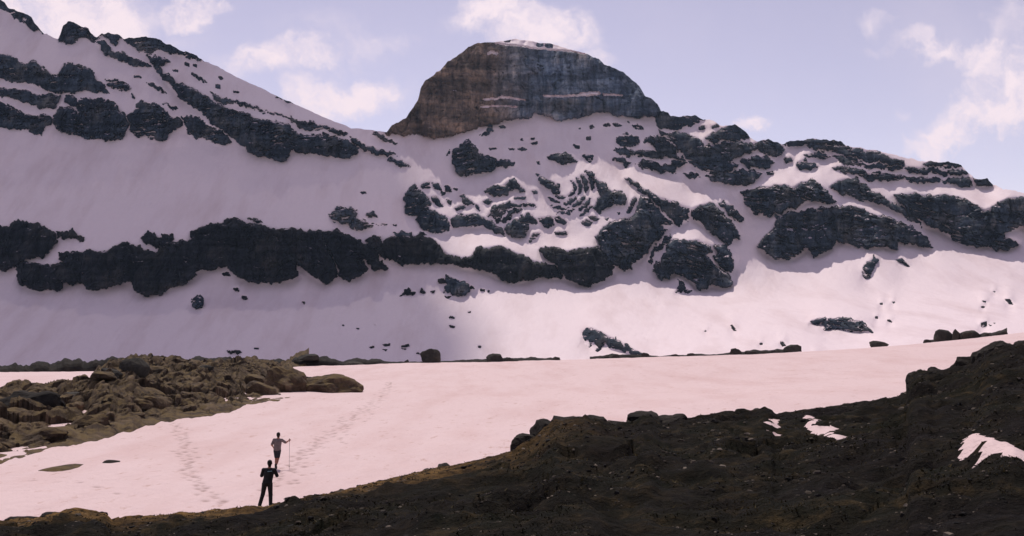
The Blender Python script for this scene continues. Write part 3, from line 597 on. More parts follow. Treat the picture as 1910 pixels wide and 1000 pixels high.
    for k, r in enumerate(R):
        inn = (ID == k)
        if r['parent'] is None and k == DOME: pass
        if inn.sum() < 3: continue
        jj, ii = np.where(inn)
        j0, j1, i0, i1 = max(jj.min() - 1, 0), min(jj.max() + 2, NR), max(ii.min() - 1, 0), min(ii.max() + 2, nC)
        sub = inn[j0:j1, i0:i1]
        cell = sub[:-1, :-1] | sub[:-1, 1:] | sub[1:, 1:] | sub[1:, :-1]
        rim = d_s[j0:j1, i0:i1] + 1.2
        dd = np.where(sub, d_r[j0:j1, i0:i1] - (0 if r['mat'] != 's' else 1.2), rim)
        if r['mat'] == 's':
            dd = np.where(sub, box_blur(dd, 1, 1), dd)
        if r['parent'] is not None:
            dd = np.where(sub, dd, d_r[j0:j1, i0:i1] + .8)
        px = PXg[j0:j1, i0:i1]; py = PYg[j0:j1, i0:i1]
        V = np.stack([(px - PX0) / F * dd, dd, ZC + (PY0 - py) / F * dd], -1)
        # turn the crest over so that a skyline rock has a back
        if j1 == NR:
            extra = []
            for (e1, e2) in ((.8, .15), (2.5, .9), (6, 3.5), (14, 11)):
                tp = V[-1].copy(); tp[:, 1] += e1; tp[:, 0] *= (1 + e1 / V[-1][:, 1]); tp[:, 2] -= e2; extra.append(tp)
            V = np.concatenate([V, np.stack(extra)], 0)
            cell = np.concatenate([cell, np.repeat(cell[-1:], 4, 0)], 0)
        q = grid_quads(V.shape[0], V.shape[1], cell)
        v2, q2, _ = compact(V.reshape(-1, 3), q)
        c0 = v2.mean(0); c0[2] = v2[:, 2].min()
        par = objs.get(r['parent']) if r['parent'] is not None else None
        if par is not None: c0 = np.array(par.location)
        me = mesh_np(r['name'], v2 - c0, q2, mats[r['mat']], r['mat'] == 's')
        o = link(r['name'], me, par)
        if par is None:
            o.location = c0
            tag(o, r['label'], r['cat'], r['group'])
        objs[k] = o
mountain()
# ================================================================== SNOWFIELD, VALLEY EDGE, NEAR GROUND
def tps(points):
    """thin plate surface through (x, y, z) points"""
    Pn = np.array(points, float); n = len(Pn)
    xy = Pn[:, :2] / 50.0
    r = np.linalg.norm(xy[:, None] - xy[None], axis=-1)
    Kk = np.where(r > 0, r * r * np.log(r + 1e-9), 0) + np.eye(n) * .02
    T = np.c_[np.ones(n), xy]
    Am = np.block([[Kk, T], [T.T, np.zeros((3, 3))]])
    w = np.linalg.solve(Am, np.r_[Pn[:, 2], 0, 0, 0])
    def f(x, y):
        x = np.asarray(x, float) / 50; y = np.asarray(y, float) / 50
        o = w[n] + w[n + 1] * x + w[n + 2] * y
        for i in range(n):
            rr = np.hypot(x - xy[i, 0], y - xy[i, 1]); o = o + w[i] * np.where(rr > 0, rr * rr * np.log(rr + 1e-9), 0)
        return o
    return f
SNP = [(-150, 700, 120), (60, 712, 125), (0, 860, 55), (0, 965, 38), (300, 900, 46), (300, 960, 40), (516, 874, 52), (490, 942, 41), (560, 735, 103), (600, 860, 55), (700, 700, 145), (800, 860, 54), (850, 760, 88), (540, 684, 190), (700, 679, 190), (1000, 673, 200),
       (1200, 666, 210), (1500, 661, 215), (1640, 657, 215), (1740, 649, 210), (1880, 624, 200), (2100, 600, 200), (1000, 780, 75), (1250, 760, 72), (1400, 750, 72), (1650, 720, 80), (1700, 690, 110), (1450, 700, 120), (1850, 650, 130), (2100, 640, 120), (1100, 720, 120), (-200, 960, 40), (-200, 860, 55)]
snow_f = tps([W(*p) for p in SNP])
def snow_h(x, y):
    return snow_f(x, y) + .10 * fbm(x / 9, y / 16, 3, 101) + .03 * fbm(x / 1.6, y / 4, 3, 105)
def on_snow(px, py):
    """first point of the snow seen along a sight line"""
    d = 36.0
    while d < 230:
        x, y, z = W(px, py, d)
        if z <= float(snow_h(np.array(x), np.array(y))): break
        d *= 1.004
    return x, y, float(snow_h(np.array(x), np.array(y)))

EDGE = np.array([(-300, 150), (0, 150), (300, 170), (540, 190), (700, 190), (1000, 200), (1200, 210), (1500, 215), (1640, 215), (1740, 210), (1880, 200), (2300, 195)], float)
def make_prints():
    out = []
    def trail(line, n, spread, step=.36):
        P3 = [on_snow(*q) for q in line]
        side = 1
        for a, b in zip(P3[:-1], P3[1:]):
            L = math.dist(a[:2], b[:2]); k = max(2, int(L / step))
            dx, dy = (b[0] - a[0]) / L, (b[1] - a[1]) / L
            for i in range(k):
                for m in range(n):
                    f = (i + random.uniform(-.3, .3)) / k; side = -side
                    o = side * .14 + random.gauss(0, spread)
                    out.append((a[0] + dx * L * f - dy * o, a[1] + dy * L * f + dx * o, random.uniform(.10, .17), random.uniform(.4, .8), dx, dy))
    trail([(322, 790), (338, 805), (345, 835), (352, 865), (362, 895), (382, 925), (425, 944)], 1, .22)
    trail([(728, 712), (715, 738), (680, 765), (640, 790), (600, 818), (560, 850), (535, 880), (520, 905)], 1, .30)
    trail([(700, 760), (640, 800), (580, 850), (545, 895), (530, 930)], 1, .8, .9)
    trail([(20, 905), (150, 900), (300, 920)], 1, .9, 1.5)
    return out
PRINTS = make_prints()

def snowfield():
    cx = np.arange(-300, 2215, 3.1)
    ds = np.concatenate([np.geomspace(24, 36, 20)[:-1], np.geomspace(36, 112, 380)[:-1], np.geomspace(112, 235, 90)])
    PXg, D = np.meshgrid(cx, ds)
    X = (PXg - PX0) / F * D
    Z = snow_h(X, D)
    ed = np.interp(PXg, EDGE[:, 0], EDGE[:, 1])
    Z = Z - np.maximum(D - ed, 0) * .45
    dirt = np.zeros(X.shape)
    for (x, y, r, s, dx, dy) in PRINTS:
        j0, j1 = np.searchsorted(ds, (y - .5, y + .5)); pc = PX0 + x / y * F
        i0, i1 = np.searchsorted(cx, (pc - 28, pc + 28))
        xx = X[j0:j1, i0:i1] - x; yy = D[j0:j1, i0:i1] - y
        a = xx * dx + yy * dy; b = -xx * dy + yy * dx
        g = np.exp(-((a / (r * 1.5)) ** 2 + (b / (r * .9)) ** 2))
        Z[j0:j1, i0:i1] -= .10 * s * g
        dirt[j0:j1, i0:i1] = np.maximum(dirt[j0:j1, i0:i1], min(1, s * .95) * g)
    V = np.stack([X, D, Z], -1).reshape(-1, 3)
    me = mesh_np('snowfield', V, grid_quads(*X.shape), M_SNOW, True, attrs={'dirt': dirt.ravel()})
    tag(link('snowfield', me), 'sunlit pinkish snowfield crossed by footprints', kind='structure')
snowfield()

# valley floor behind the snowfield, under everything, out to the foot of the mountain
def valley():
    xs = np.linspace(-1500, 1500, 61); ys = np.linspace(205, 1500, 40)
    X, Y = np.meshgrid(xs, ys)
    Z = ZC - 40 + 3 * fbm(X / 200, Y / 200, 3, 120)
    tag(link('valley_floor', mesh_np('valley_floor', np.stack([X, Y, Z], -1).reshape(-1, 3), grid_quads(*X.shape), M_SNOW_FAR, True)), 'snow covered valley floor behind the moraine', kind='structure')
valley()

# ---------------------------------------------------------------- near ground
CR = np.array([(-320, 1015, 34), (0, 985, 36), (20, 976, 36), (60, 972, 36), (100, 965, 36), (150, 962, 36.5), (195, 968, 37), (208, 984, 37.5), (250, 976, 38), (300, 967, 39), (400, 956, 40), (500, 948, 40), (600, 924, 40), (700, 902, 40), (780, 884, 40), (850, 869, 40), (920, 853, 40), (955, 844, 40), (985, 832, 40), (1000, 822, 40), (1012, 806, 40), (1030, 797, 40), (1036, 789, 40), (1085, 787, 40), (1090, 781, 40), (1120, 787, 40), (1140, 793, 40), (1180, 790, 40),
               (1200, 777, 40), (1215, 775, 40), (1235, 785, 41), (1260, 784, 42), (1300, 782, 42), (1360, 774, 42), (1410, 772, 42), (1425, 764, 42), (1440, 767, 42), (1445, 774, 42), (1500, 767, 42), (1560, 759, 42), (1620, 753, 42), (1676, 746, 41), (1690, 738, 40), (1698, 708, 40), (1712, 696, 40), (1730, 696, 39), (1742, 700, 39), (1768, 690, 38), (1790, 686, 38), (1815, 680, 37), (1835, 664, 36), (1870, 648, 35), (1910, 642, 34), (2000, 632, 33), (2240, 612, 32)], float)
def ground_z(px, d):
    px = np.asarray(px, float); d = np.asarray(d, float)
    cy = np.interp(px, CR[:, 0], CR[:, 1]); cd = np.interp(px, CR[:, 0], CR[:, 2])
    zc = (PY0 - cy) / F * cd
    z0 = -1.75 - .25 * np.sin((np.clip(px, -145, 2055) - 955) / 700)
    f = (d - 3) / (cd - 3)
    front = z0 + (zc - z0) * (f + .10 * np.sin(np.clip(f, 0, 1) * np.pi) * -.6)
    bk = zc - (d - cd) * .42 - .02 * (d - cd) ** 2
    z = np.where(d < cd, front, bk)
    X = (px - PX0) / F * d
    amp = np.clip(d / 14, .25, 1.0)
    w1, w2, wc, wt = worley(X / 1.5 + .4 * fbm(X / 3, d / 3, 2, 131), d / 1.9, 5)
    rocky = np.clip(.5 + 1.6 * fbm(X / 6, d / 5, 2, 133) + np.clip((px - 1650) / 200, 0, .6) * np.clip((d - 24) / 8, 0, 1) + .5 * np.exp(-((px - 1110) / 120) ** 2) * np.clip((d - 34) / 4, 0, 1), 0, 1)
    near_crest = np.clip(1 - np.abs(d - cd) / 4, 0, 1)
    calm = np.clip((980 - px) / 120, 0, 1) * np.clip((px - 230) / 60, 0, 1) * np.clip((d - 22) / 10, 0, 1)
    rocky = rocky * (1 - .9 * calm)
    z = z + amp * (1 - .6 * near_crest) * (1 - .6 * calm) * (.26 * fbm(X / 4.5, d / 3.2, 4, 130) + .12 * ridged(X / 2.2, d / 1.3, 3, 136) - .06 + rocky * (.17 * (wc - .4) + .20 * wt - .08 * np.clip(1 - w2 * 5, 0, 1))) + .05 * fbm(X / .55, d / .5, 3, 140)
    return ZC + z
def ground_at(px, d):
    return ((px - PX0) / F * d, d, float(ground_z(px, d)))

def ground_mat():
    m, t, b = new_mat('gravelly_turf', .95, .05)
    p = pos_map(t, (1, 1, 1))
    n1 = ntex(t, p, .35, 6, .65); n2 = ntex(t, p, 2.4, 6, .7); n3 = ntex(t, p, 9.0, 4, .7)
    stone = ramp(t, n3, [(.3, (.006, .0055, .0055)), (.6, (.014, .011, .010)), (.8, (.060, .046, .036))])
    turf = ramp(t, n2, [(.3, (.006, .008, .005)), (.52, (.016, .014, .009)), (.75, (.075, .052, .025))])
    col = mixc(t, mrange(t, n1, .40, .60), stone, turf)
    # drier, rusty turf along the low left end of the bank
    g = N(t, 'ShaderNodeNewGeometry'); sp = N(t, 'ShaderNodeSeparateXYZ'); t.links.new(g.outputs['Position'], sp.inputs[0])
    dry = math2(t, 'MULTIPLY', mrange(t, sp.outputs[0], 3.0, -3.0), mrange(t, sp.outputs[1], 20, 30))
    dry = math2(t, 'MULTIPLY', dry, mrange(t, n2, .35, .62))
    col = mixc(t, dry, col, (.23, .135, .050))
    t.links.new(col, b.inputs['Base Color'])
    b1 = bump(t, b, n2, .20, .9); bump(t, b, n3, .06, .9, b1)
    return m
M_GROUND = ground_mat()
def near_ground():
    cx = np.concatenate([-320 - np.geomspace(4000, 12, 60), np.arange(-320, 2242, 3.2), 2242 + np.geomspace(12, 6000, 70)])
    ds = np.concatenate([np.geomspace(1.2, 4.5, 14)[:-1], np.geomspace(4.5, 30, 190)[:-1], np.linspace(30, 46, 110)[:-1], np.linspace(46, 62, 25)])
    PXg, D = np.meshgrid(cx, ds)
    Z = ground_z(PXg, D); X = (PXg - PX0) / F * D
    V = np.stack([X, D, Z], -1)
    me = mesh_np('ground', V.reshape(-1, 3), grid_quads(*X.shape), M_GROUND, True)
    tag(link('ground', me), 'dark gravelly turf bank in the foreground', kind='structure')
    # old snow lying on the bank
    PYg = PY0 - (Z - ZC) / D * F
    wpx = PXg + 10 * fbm(PXg / 22, PYg / 8, 3, 150); wpy = PYg + 8 * fbm(PXg / 30, PYg / 9, 3, 155)
    cd = np.interp(PXg, CR[:, 0], CR[:, 2])
    for lab, s in (('small triangular old snow patch near the bank crest', '1404 788 1425 777 1460 793 1450 798 1415 795'),
                   ('narrow tongue of old snow slanting down the dark bank', '1492 768 1512 776 1560 802 1590 832 1560 824 1520 812 1503 796'),
                   ('ragged old snow patch at the right edge of the dark bank', '1780 834 1800 816 1830 814 1870 826 1920 850 1950 870 1900 858 1840 848 1800 844')):
        m = inpoly(wpx, wpy, pts(0, s)) & (D < cd + .5)
        cell = m[:-1, :-1] | m[:-1, 1:] | m[1:, 1:] | m[1:, :-1]
        mf = box_blur(m.astype(float), 2, 2); cell = (mf[:-1, :-1] > .02)
        Vp = V.copy(); Vp[..., 2] = .6 * box_blur(Z, 5, 2) + .4 * box_blur(Z, 1, 1) + .13 * mf - .05
        q = grid_quads(*X.shape, cell)
        if len(q) == 0: continue
        v2, q2, _ = compact(Vp.reshape(-1, 3), q)
        tag(link('snow_patch', mesh_np('snow_patch', v2, q2, M_SNOW, True)), lab, kind='structure')
near_ground()

# ---------------------------------------------------------------- boulders
def ico(sub):
    import bmesh
    bm = bmesh.new(); bmesh.ops.create_icosphere(bm, subdivisions=sub, radius=1)
    v = np.array([x.co[:] for x in bm.verts]); f = np.array([[q.index for q in p.verts] for p in bm.faces]); bm.free()
    return v, f
ICO = {k: ico(k) for k in (2, 3, 4)}
def rock_mesh(name, w, dp, h, mat, seed, sub=3, planes=9, rough=.10, smooth=False, rnd=.25):
    r = np.random.default_rng(seed); v, f = ICO[sub]
    n = r.normal(size=(planes + 6, 3)); n[:6] = [[1, 0, 0], [-1, 0, 0], [0, 1, 0], [0, -1, 0], [0, 0, 1], [0, 0, -1]]
    n[:6] += r.normal(0, .25, (6, 3)); n /= np.linalg.norm(n, axis=1)[:, None]
    off = r.uniform(.62, 1.0, len(n))
    dots = v @ n.T
    rad = np.min(np.where(dots > .05, off / np.maximum(dots, .05), 9), axis=1); rad = np.minimum(rad, 1.25); rad = rad * (1 - rnd) + .85 * rnd
    p = v * rad[:, None]
    ns = np.array([mnoise.fractal(Vector(q * 2.2) + Vector((seed % 97, 3, 1)), 1.0, 2.0, 4) for q in p])
    p = p * (1 + rough * ns)[:, None]
    p[:, 0] *= w / 2 / max(.01, np.abs(p[:, 0]).max()); p[:, 1] *= dp / 2 / np.abs(p[:, 1]).max()
    z0, z1 = p[:, 2].min(), p[:, 2].max(); p[:, 2] = (p[:, 2] - z0) / (z1 - z0) * h * 1.45 - h * .45
    return mesh_np(name, p, f, mat, smooth, tri=True)
_seed = [100]
def boulder(name, label, px, py, w, h, d, mat, cat='boulder', group=None, depth=.8, rough=.12, planes=9, sub=3, tilt=0, rnd=.25, base=None):
    """a rock whose foot shows at (px, py), w and h in photograph pixels, at distance d"""
    _seed[0] += 1
    m = d / F
    o = link(name, rock_mesh(name, w * m, w * m * depth, h * m, mat, _seed[0], sub, planes, rough, rnd=rnd))
    o.location = base if base is not None else W(px, py, d + w * m * depth * .35); o.rotation_euler = (0, tilt, 0)
    return tag(o, label, cat, group)

# ---------------------------------------------------------------- left mound
MB = np.array([(-330, 930), (-200, 905), (0, 864), (100, 836), (160, 826), (240, 806), (300, 788), (340, 782), (380, 778), (420, 770), (460, 756), (500, 747), (560, 739), (578, 734)], float)
MT = np.array([(-330, 760), (-200, 745), (0, 738), (60, 726), (100, 727), (160, 708), (200, 684), (240, 668), (270, 664), (300, 671), (400, 673), (480, 675), (520, 684), (545, 700), (565, 722), (578, 733)], float)
def mound():
    cx = np.arange(-330, 578.5, 2.2); k = np.concatenate([np.linspace(-.10, 1.15, 330), np.linspace(1.16, 1.9, 40)])
    PXg, Kk = np.meshgrid(cx, k)
    pb = np.interp(PXg, MB[:, 0], MB[:, 1]) + 4 * fbm(PXg / 30, PXg * 0, 3, 160); pt_ = np.interp(PXg, MT[:, 0], MT[:, 1])
    db = 7.0 * F / (pb - PY0) * 1.0
    Xb = (PXg - PX0) / F * db
    for _ in range(3):
        zz = snow_h((PXg - PX0) / F * db, db) - ZC; db = -zz * F / (pb - PY0)
    dt = db * 1.55
    zb = (PY0 - pb) / F * db; zt = (PY0 - pt_) / F * dt
    kk = np.clip(Kk, 0, 1)
    D = db + (dt - db) * Kk
    prof = np.where(Kk < 1, kk ** .75, 1 - (Kk - 1) ** 1.5 * 1.8)
    Z = zb + (zt - zb) * prof
    Z = np.where(Kk < 0, zb + Kk * 6, Z)
    X = (PXg - PX0) / F * D
    w = np.clip(kk * 5, 0, 1) * np.clip((578 - PXg) / 60, .15, 1)
    st = Z / .55 + .8 * fbm(X / 9, D / 12, 3, 171) ; saw = st - np.floor(st); saw = np.where(saw < .75, saw / .75, (1 - saw) / .25)
    m1, m2, mc, mt = worley(X / 3.4 + .5 * fbm(X / 8, D / 12, 2, 168), D / 6.5, 11)
    n1, n2, nc_, nt_ = worley(X / 1.2, D / 2.4 + .3 * fbm(X / 3, D / 3, 2, 169), 13)
    e1, e2, ec, et = worley(X / .62, D / 1.1, 17)
    lum = .09 * (ec - .5) + .12 * et + .60 * (mc - .45) + .6 * mt - .35 * np.clip(1 - m2 * 5, 0, 1) + .30 * (nc_ - .5) + .34 * nt_ - .12 * np.clip(1 - n2 * 5, 0, 1) + .35 * ridged(X / 7.5, D / 12, 3, 165) + .40 * saw * (.5 + perlin(X / 7, D / 9, 177)) + .16 * fbm(X / 1.8, D / 3.0, 4, 172) - .55
    Z = Z + w * lum
    V = np.stack([X, D, ZC + Z], -1).reshape(-1, 3)
    o = link('rocky_mound', mesh_np('rocky_mound', V, grid_quads(*X.shape), M_MOUND, False))
    tag(o, 'broad brown rocky mound with dry grass rising from the snow at left', 'mound')
    return X, D, Z
MX, MD, MZ = mound()
B = boulder
M_PX = PX0 + MX / MD * F; M_PY = PY0 - MZ / MD * F
M_K = np.broadcast_to(np.concatenate([np.linspace(-.10, 1.15, 330), np.linspace(1.16, 1.9, 40)])[:, None], MX.shape)
def on_mound(px, py):
    c = np.abs(M_PX - px) + np.abs(M_PY - py) * 1.5 + np.where((M_K > 1.05) | (M_K < 0), 400, 0)
    j, i = np.unravel_index(np.argmin(c), c.shape)
    return (float(MX[j, i]), float(MD[j, i]), ZC + float(MZ[j, i])), float(c[j, i])
B('rounded_boulder', 'smooth rounded slab ending the right tip of the mound', 528, 738, 92, 56, 106, M_MOUND, rough=.16, depth=1.1, tilt=.30, rnd=.35, sub=4)
B('low_outcrop', 'low dark rock hump on the snow right of the mound tip', 622, 733, 126, 36, 108, M_MOUND, 'outcrop', rough=.20, depth=.7, sub=4, rnd=.5, planes=7)
B('low_outcrop', 'dark low shelf joining the mound tip to the hump', 572, 724, 46, 22, 112, M_NEARROCK, 'outcrop', rough=.1, rnd=.6)
def mb(name, label, px, py, w, h, mat=None, **kw):
    b, c = on_mound(px, py)
    return B(name, label, px, py, w, h, b[1], mat or M_MOUND, base=(b[0], b[1], b[2] - h / F * b[1] * .22), **kw)
mb('round_boulder', 'dark round boulder on top of the mound', 248, 690, 60, 30, M_BOULDER, rough=.07, rnd=.6)
mb('dark_boulder', 'big black boulder at the left edge of the mound', 50, 764, 130, 46, M_NEARROCK, rough=.12, sub=4)
mb('slab_rock', 'pale tilted slab lying in the middle of the mound', 288, 755, 54, 22, None, cat='rock', rough=.05, planes=4, tilt=.3)
rr = np.random.default_rng(77); placed = 0
for _ in range(900):
    if placed >= 26: break
    px = rr.uniform(-60, 520); top = np.interp(px, MT[:, 0], MT[:, 1]); bot = np.interp(px, MB[:, 0], MB[:, 1])
    py = rr.uniform(top + 4, bot - 6); w = rr.gamma(2.2, 20) + 14; h = w * rr.uniform(.20, .38)
    if w > 130 or py - h * .6 < top - 6 or px + w / 2 > 540: continue
    placed += 1
    mb('mound_rock', 'brown weathered rock half sunk in the grassy mound', px, py, w, h, M_MOUND if rr.random() < .8 else M_BOULDER, cat='rock', group='rocks sunk in the mound', rough=.12, depth=1.0, rnd=rr.uniform(.0, .35), tilt=rr.uniform(-.15, .30), sub=3 if w > 34 else 2)
x, y, z = on_snow(110, 880)
B('flat_rock', 'flat brown rock bared in the snow below the mound', 110, 884, 108, 16, y, M_MOUND, 'rock', rough=.05, depth=1.2, tilt=-.06)
x, y, z = on_snow(206, 865)
B('flat_rock', 'small dark flat rock in the snow right of the bared flat rock', 206, 866, 32, 8, y, M_NEARROCK, 'rock', rough=.05, depth=1.2)

def rim_rows(px):
    """row at which the far edge of the snowfield is seen in each column"""
    px = np.atleast_1d(np.asarray(px, float)); dd = np.linspace(110, 216, 120)[:, None]
    z = snow_h((px[None] - PX0) / F * dd, dd) - np.maximum(dd - np.interp(px, EDGE[:, 0], EDGE[:, 1])[None], 0) * .45
    return (PY0 - (z - ZC) / dd * F).min(0)
# ---------------------------------------------------------------- moraine along the far edge of the snowfield
def moraine(label, line, d, mat, name='moraine'):
    """line: (px, top row, foot row)"""
    L = np.array(line, float)
    cx = np.arange(L[0, 0], L[-1, 0] + .1, 1.6); k = np.linspace(0, 1, 15)
    tp = np.interp(cx, L[:, 0], L[:, 1]); ft = np.interp(cx, L[:, 0], L[:, 2])
    dd = np.interp(cx, EDGE[:, 0], EDGE[:, 1]) + d
    hgt = np.maximum(ft - tp, .2)
    if L[0, 0] > 400: ft = rim_rows(cx) + 1.0; tp = ft - hgt
    tp = tp - hgt * .22 * ridged(cx / 40, cx * 0, 3, 181 + int(L[0, 0]) % 17) + hgt * .15
    PXg, Kk = np.meshgrid(cx, k)
    ang = Kk * np.pi
    D = dd + 2.6 * (1 - np.cos(ang)) / 2 * 3
    prof = np.sin(ang) ** .7
    nz = fbm(PXg / 22, Kk * 3, 3, 190)
    py = ft + 2.5 + (tp - ft - 2.5) * prof * (1 + .14 * nz)
    X = (PXg - PX0) / F * D
    V = np.stack([X, D, ZC + (PY0 - py) / F * D], -1)
    o = link(name, mesh_np(name, V.reshape(-1, 3), grid_quads(*PXg.shape), mat, False))
    tag(o, label, 'moraine')
moraine('dark low rock bank behind the snow strip at far left', [(-300, 690, 712), (0, 678, 705), (100, 674, 700), (170, 670, 698), (300, 668, 690), (420, 668, 688), (520, 670, 685), (560, 684, 686)], 2, M_NEARROCK)
moraine('dark stony rim along the far edge of the snowfield, left half', [(525, 681, 684), (550, 667, 682), (600, 664, 681), (640, 672, 680), (665, 668, 680), (700, 668, 679), (720, 674, 679), (760, 676, 679), (820, 675, 678), (900, 671, 677), (960, 669, 676), (1030, 669, 674), (1048, 672, 673)], 0, M_NEARROCK)
moraine('thin stony rim at the foot of the scree wedge', [(1100, 664, 669), (1140, 660, 668), (1200, 661, 667), (1230, 664, 666), (1300, 661, 665), (1340, 661, 664), (1400, 656, 664), (1440, 658, 665), (1495, 655, 662)], 0, M_NEARROCK)
moraine('stony lip rising at the right edge of the snowfield', [(1725, 646, 650), (1760, 638, 649), (1800, 636, 646), (1830, 632, 640), (1850, 628, 634), (1880, 615, 625)], 0, M_NEARROCK)
RIM = [(804, 677, 42, 28, 'large round boulder on the snowfield rim'), (758, 678, 12, 8, 'small stone left of the round rim boulder'), (922, 676, 34, 17, 'wedge shaped dark boulder on the snowfield rim'), (576, 668, 45, 9, 'flat topped dark rock on the rim, left'),
       (660, 671, 44, 8, 'low flat rock on the rim beside a gap'), (948, 675, 22, 9, 'low stone right of the wedge boulder'), (1038, 673, 14, 8, 'small broken stone at the end of the rim'), (1373, 663, 24, 14, 'knobbly boulder on the right rim'), (1403, 665, 26, 9, 'flat boulder between two taller rim boulders'),
       (1424, 665, 12, 8, 'little stone in the middle of the right rim'), (1478, 662, 34, 16, 'domed boulder at the right end of the rim'), (1445, 664, 14, 7, 'small stone left of the domed rim boulder'), (1204, 667, 16, 10, 'small stone at the foot of the scree wedge'), (1146, 666, 22, 9, 'low stone under the scree wedge'), (1258, 665, 24, 6, 'flat low stone right of the scree wedge'), (1288, 664, 18, 7, 'flat stone further right along the rim'),
       (1622, 664, 24, 9, 'dark pointed stone on the snow right of the rim'), (1638, 660, 40, 13, 'dark sloping stone on the right snow edge'), (1729, 651, 16, 8, 'small stone left of the big block pair'), (1760, 650, 42, 24, 'big left block of the boulder pair on the right lip'), (1784, 647, 18, 22, 'upright middle block of the boulder pair on the right lip'), (1812, 645, 42, 17, 'long right block beside the boulder pair'), (1842, 634, 16, 7, 'small stone climbing the right lip'), (1868, 627, 24, 11, 'topmost stone at the end of the right lip')]
for (x, y, w, h, lab) in RIM:
    B('rim_boulder', lab, x, float(rim_rows(x)[0]) + 1.5 if abs(y - float(rim_rows(x)[0])) < 14 else y + 1, w, h, float(np.interp(x, EDGE[:, 0], EDGE[:, 1])) - 1.0, M_BOULDER, 'boulder', 'boulders on the snowfield rim', rough=.10, sub=3)

# ---------------------------------------------------------------- rocks on the near bank
NEAR = [(995, 842, 90, 34, 40, 'low dark ledge at the left end of the bank crest rocks', 'outcrop'), (1028, 832, 90, 50, 40, 'stepped dark block on the bank crest', 'outcrop'), (1072, 826, 96, 50, 40, 'flat topped dark block on the bank crest', 'outcrop'), (1112, 822, 76, 48, 40.4, 'highest dark block of the bank crest rocks', 'outcrop'), (1152, 818, 80, 34, 40.5, 'low dark rock between the crest block and crest hump', 'outcrop'),
        (1205, 814, 90, 48, 40.5, 'rounded dark hump on the bank crest', 'outcrop'), (1258, 808, 84, 38, 41, 'dark ledge right of the crest hump', 'outcrop'), (1320, 794, 90, 16, 41.5, 'long low dark ledge along the crest', 'outcrop'), (1416, 777, 46, 16, 42, 'dark stone block above the small snow triangle', 'boulder'),
        (1716, 748, 56, 58, 40, 'dark rounded boulder at the foot of the right hillock', 'boulder'), (1690, 746, 26, 14, 40.5, 'small dark stone left of the hillock boulder', 'boulder'), (1756, 734, 70, 50, 39, 'dark block behind the hillock boulder', 'boulder'), (1806, 716, 84, 52, 38, 'dark block halfway up the right hillock', 'boulder'), (1866, 700, 110, 66, 37, 'large dark block near the top of the right hillock', 'boulder'), (1920, 680, 90, 50, 35.5, 'dark block at the right edge of the hillock', 'boulder'),
        (40, 985, 80, 24, 36, 'low black rock in the bottom left corner', 'outcrop'), (105, 985, 90, 32, 36.3, 'lumpy black rock on the bottom left snow edge', 'outcrop'), (168, 984, 76, 32, 36.8, 'rounded black rock at the end of the bottom left rocks', 'outcrop'), (282, 969, 22, 8, 38.5, 'tiny dark stone on the bank edge left of the standing hiker', 'boulder'),
        (797, 883, 18, 9, 40, 'small grey stone on the bank edge', 'boulder'), (829, 880, 34, 17, 40, 'round grey stone beside the smaller stone on the bank edge', 'boulder')]
for (x, y, w, h, d, lab, cat) in NEAR:
    B('bank_rock' if cat == 'outcrop' else 'bank_boulder', lab, x, y, w, h, d, M_BOULDER if x in (797, 829) else M_NEARROCK, cat, 'rocks on the bank crest', rough=.13, sub=4 if w > 40 else 3, depth=1.0)

# ---------------------------------------------------------------- loose stones and grass of the bank (too many to count)
def stones():
    r = np.random.default_rng(31); base, f = ICO[2]; f0 = f
    V = []; Fc = []; n = 0
    for i in range(17000):
        px = r.uniform(-100, 2050); cd = np.interp(px, CR[:, 0], CR[:, 2]); d = math.exp(r.uniform(math.log(7), math.log(cd)))
        x = (px - PX0) / F * d; s = d / F * (.7 + r.gamma(1.6, .75))
        if fbm(np.array(x / 3), np.array(d / 3), 2, 200) < -.15: continue
        V.append((x, d, s, r.uniform(0, 6.28), px))
    A = np.array(V)
    z = ground_z(A[:, 4], A[:, 1])
    cube = np.array([[-1, -1, -.6], [1, -1, -.6], [1, 1, -.6], [-1, 1, -.6], [-.7, -.6, .45], [.6, -.7, .6], [.7, .55, .5], [-.55, .7, .35]])
    fq = np.array([[0, 1, 5, 4], [1, 2, 6, 5], [2, 3, 7, 6], [3, 0, 4, 7], [4, 5, 6, 7]])
    n = len(A); jit = r.uniform(.65, 1.35, (n, 8, 3))
    P = cube[None] * jit * A[:, 2][:, None, None]
    P[..., 0] *= r.uniform(.8, 1.7, n)[:, None]; P[..., 2] *= r.uniform(.5, .9, n)[:, None]
    c, s_ = np.cos(A[:, 3])[:, None], np.sin(A[:, 3])[:, None]
    xr = P[..., 0] * c - P[..., 1] * s_; yr = P[..., 0] * s_ + P[..., 1] * c
    VV = np.stack([xr + A[:, 0][:, None], yr + A[:, 1][:, None], P[..., 2] + z[:, None]], -1).reshape(-1, 3)
    QQ = (fq[None] + (np.arange(n) * 8)[:, None, None]).reshape(-1, 4)
    tag(link('gravel', mesh_np('gravel', VV, QQ, M_STONES, False)), 'loose dark stones strewn over the foreground bank', 'gravel', kind='stuff')
def stone_mat():
    m, t, b = new_mat('loose_stones', .9, .1)
    g = N(t, 'ShaderNodeNewGeometry')
    t.links.new(ramp(t, g.outputs['Random Per Island'], [(.0, (.008, .0075, .008)), (.55, (.022, .019, .018)), (.80, (.085, .068, .052)), (1.0, (.23, .19, .15))]), b.inputs['Base Color'])
    return m
M_STONES = stone_mat(); stones()
def grass_mat():
    m, t, b = new_mat('short_grass', .8, .1)
    p = pos_map(t, (1, 1, 1)); n = ntex(t, p, .8, 4, .6)
    col = ramp(t, n, [(.3, (.012, .013, .007)), (.5, (.034, .030, .013)), (.72, (.110, .078, .030))])
    t.links.new(col, b.inputs['Base Color'])
    return m
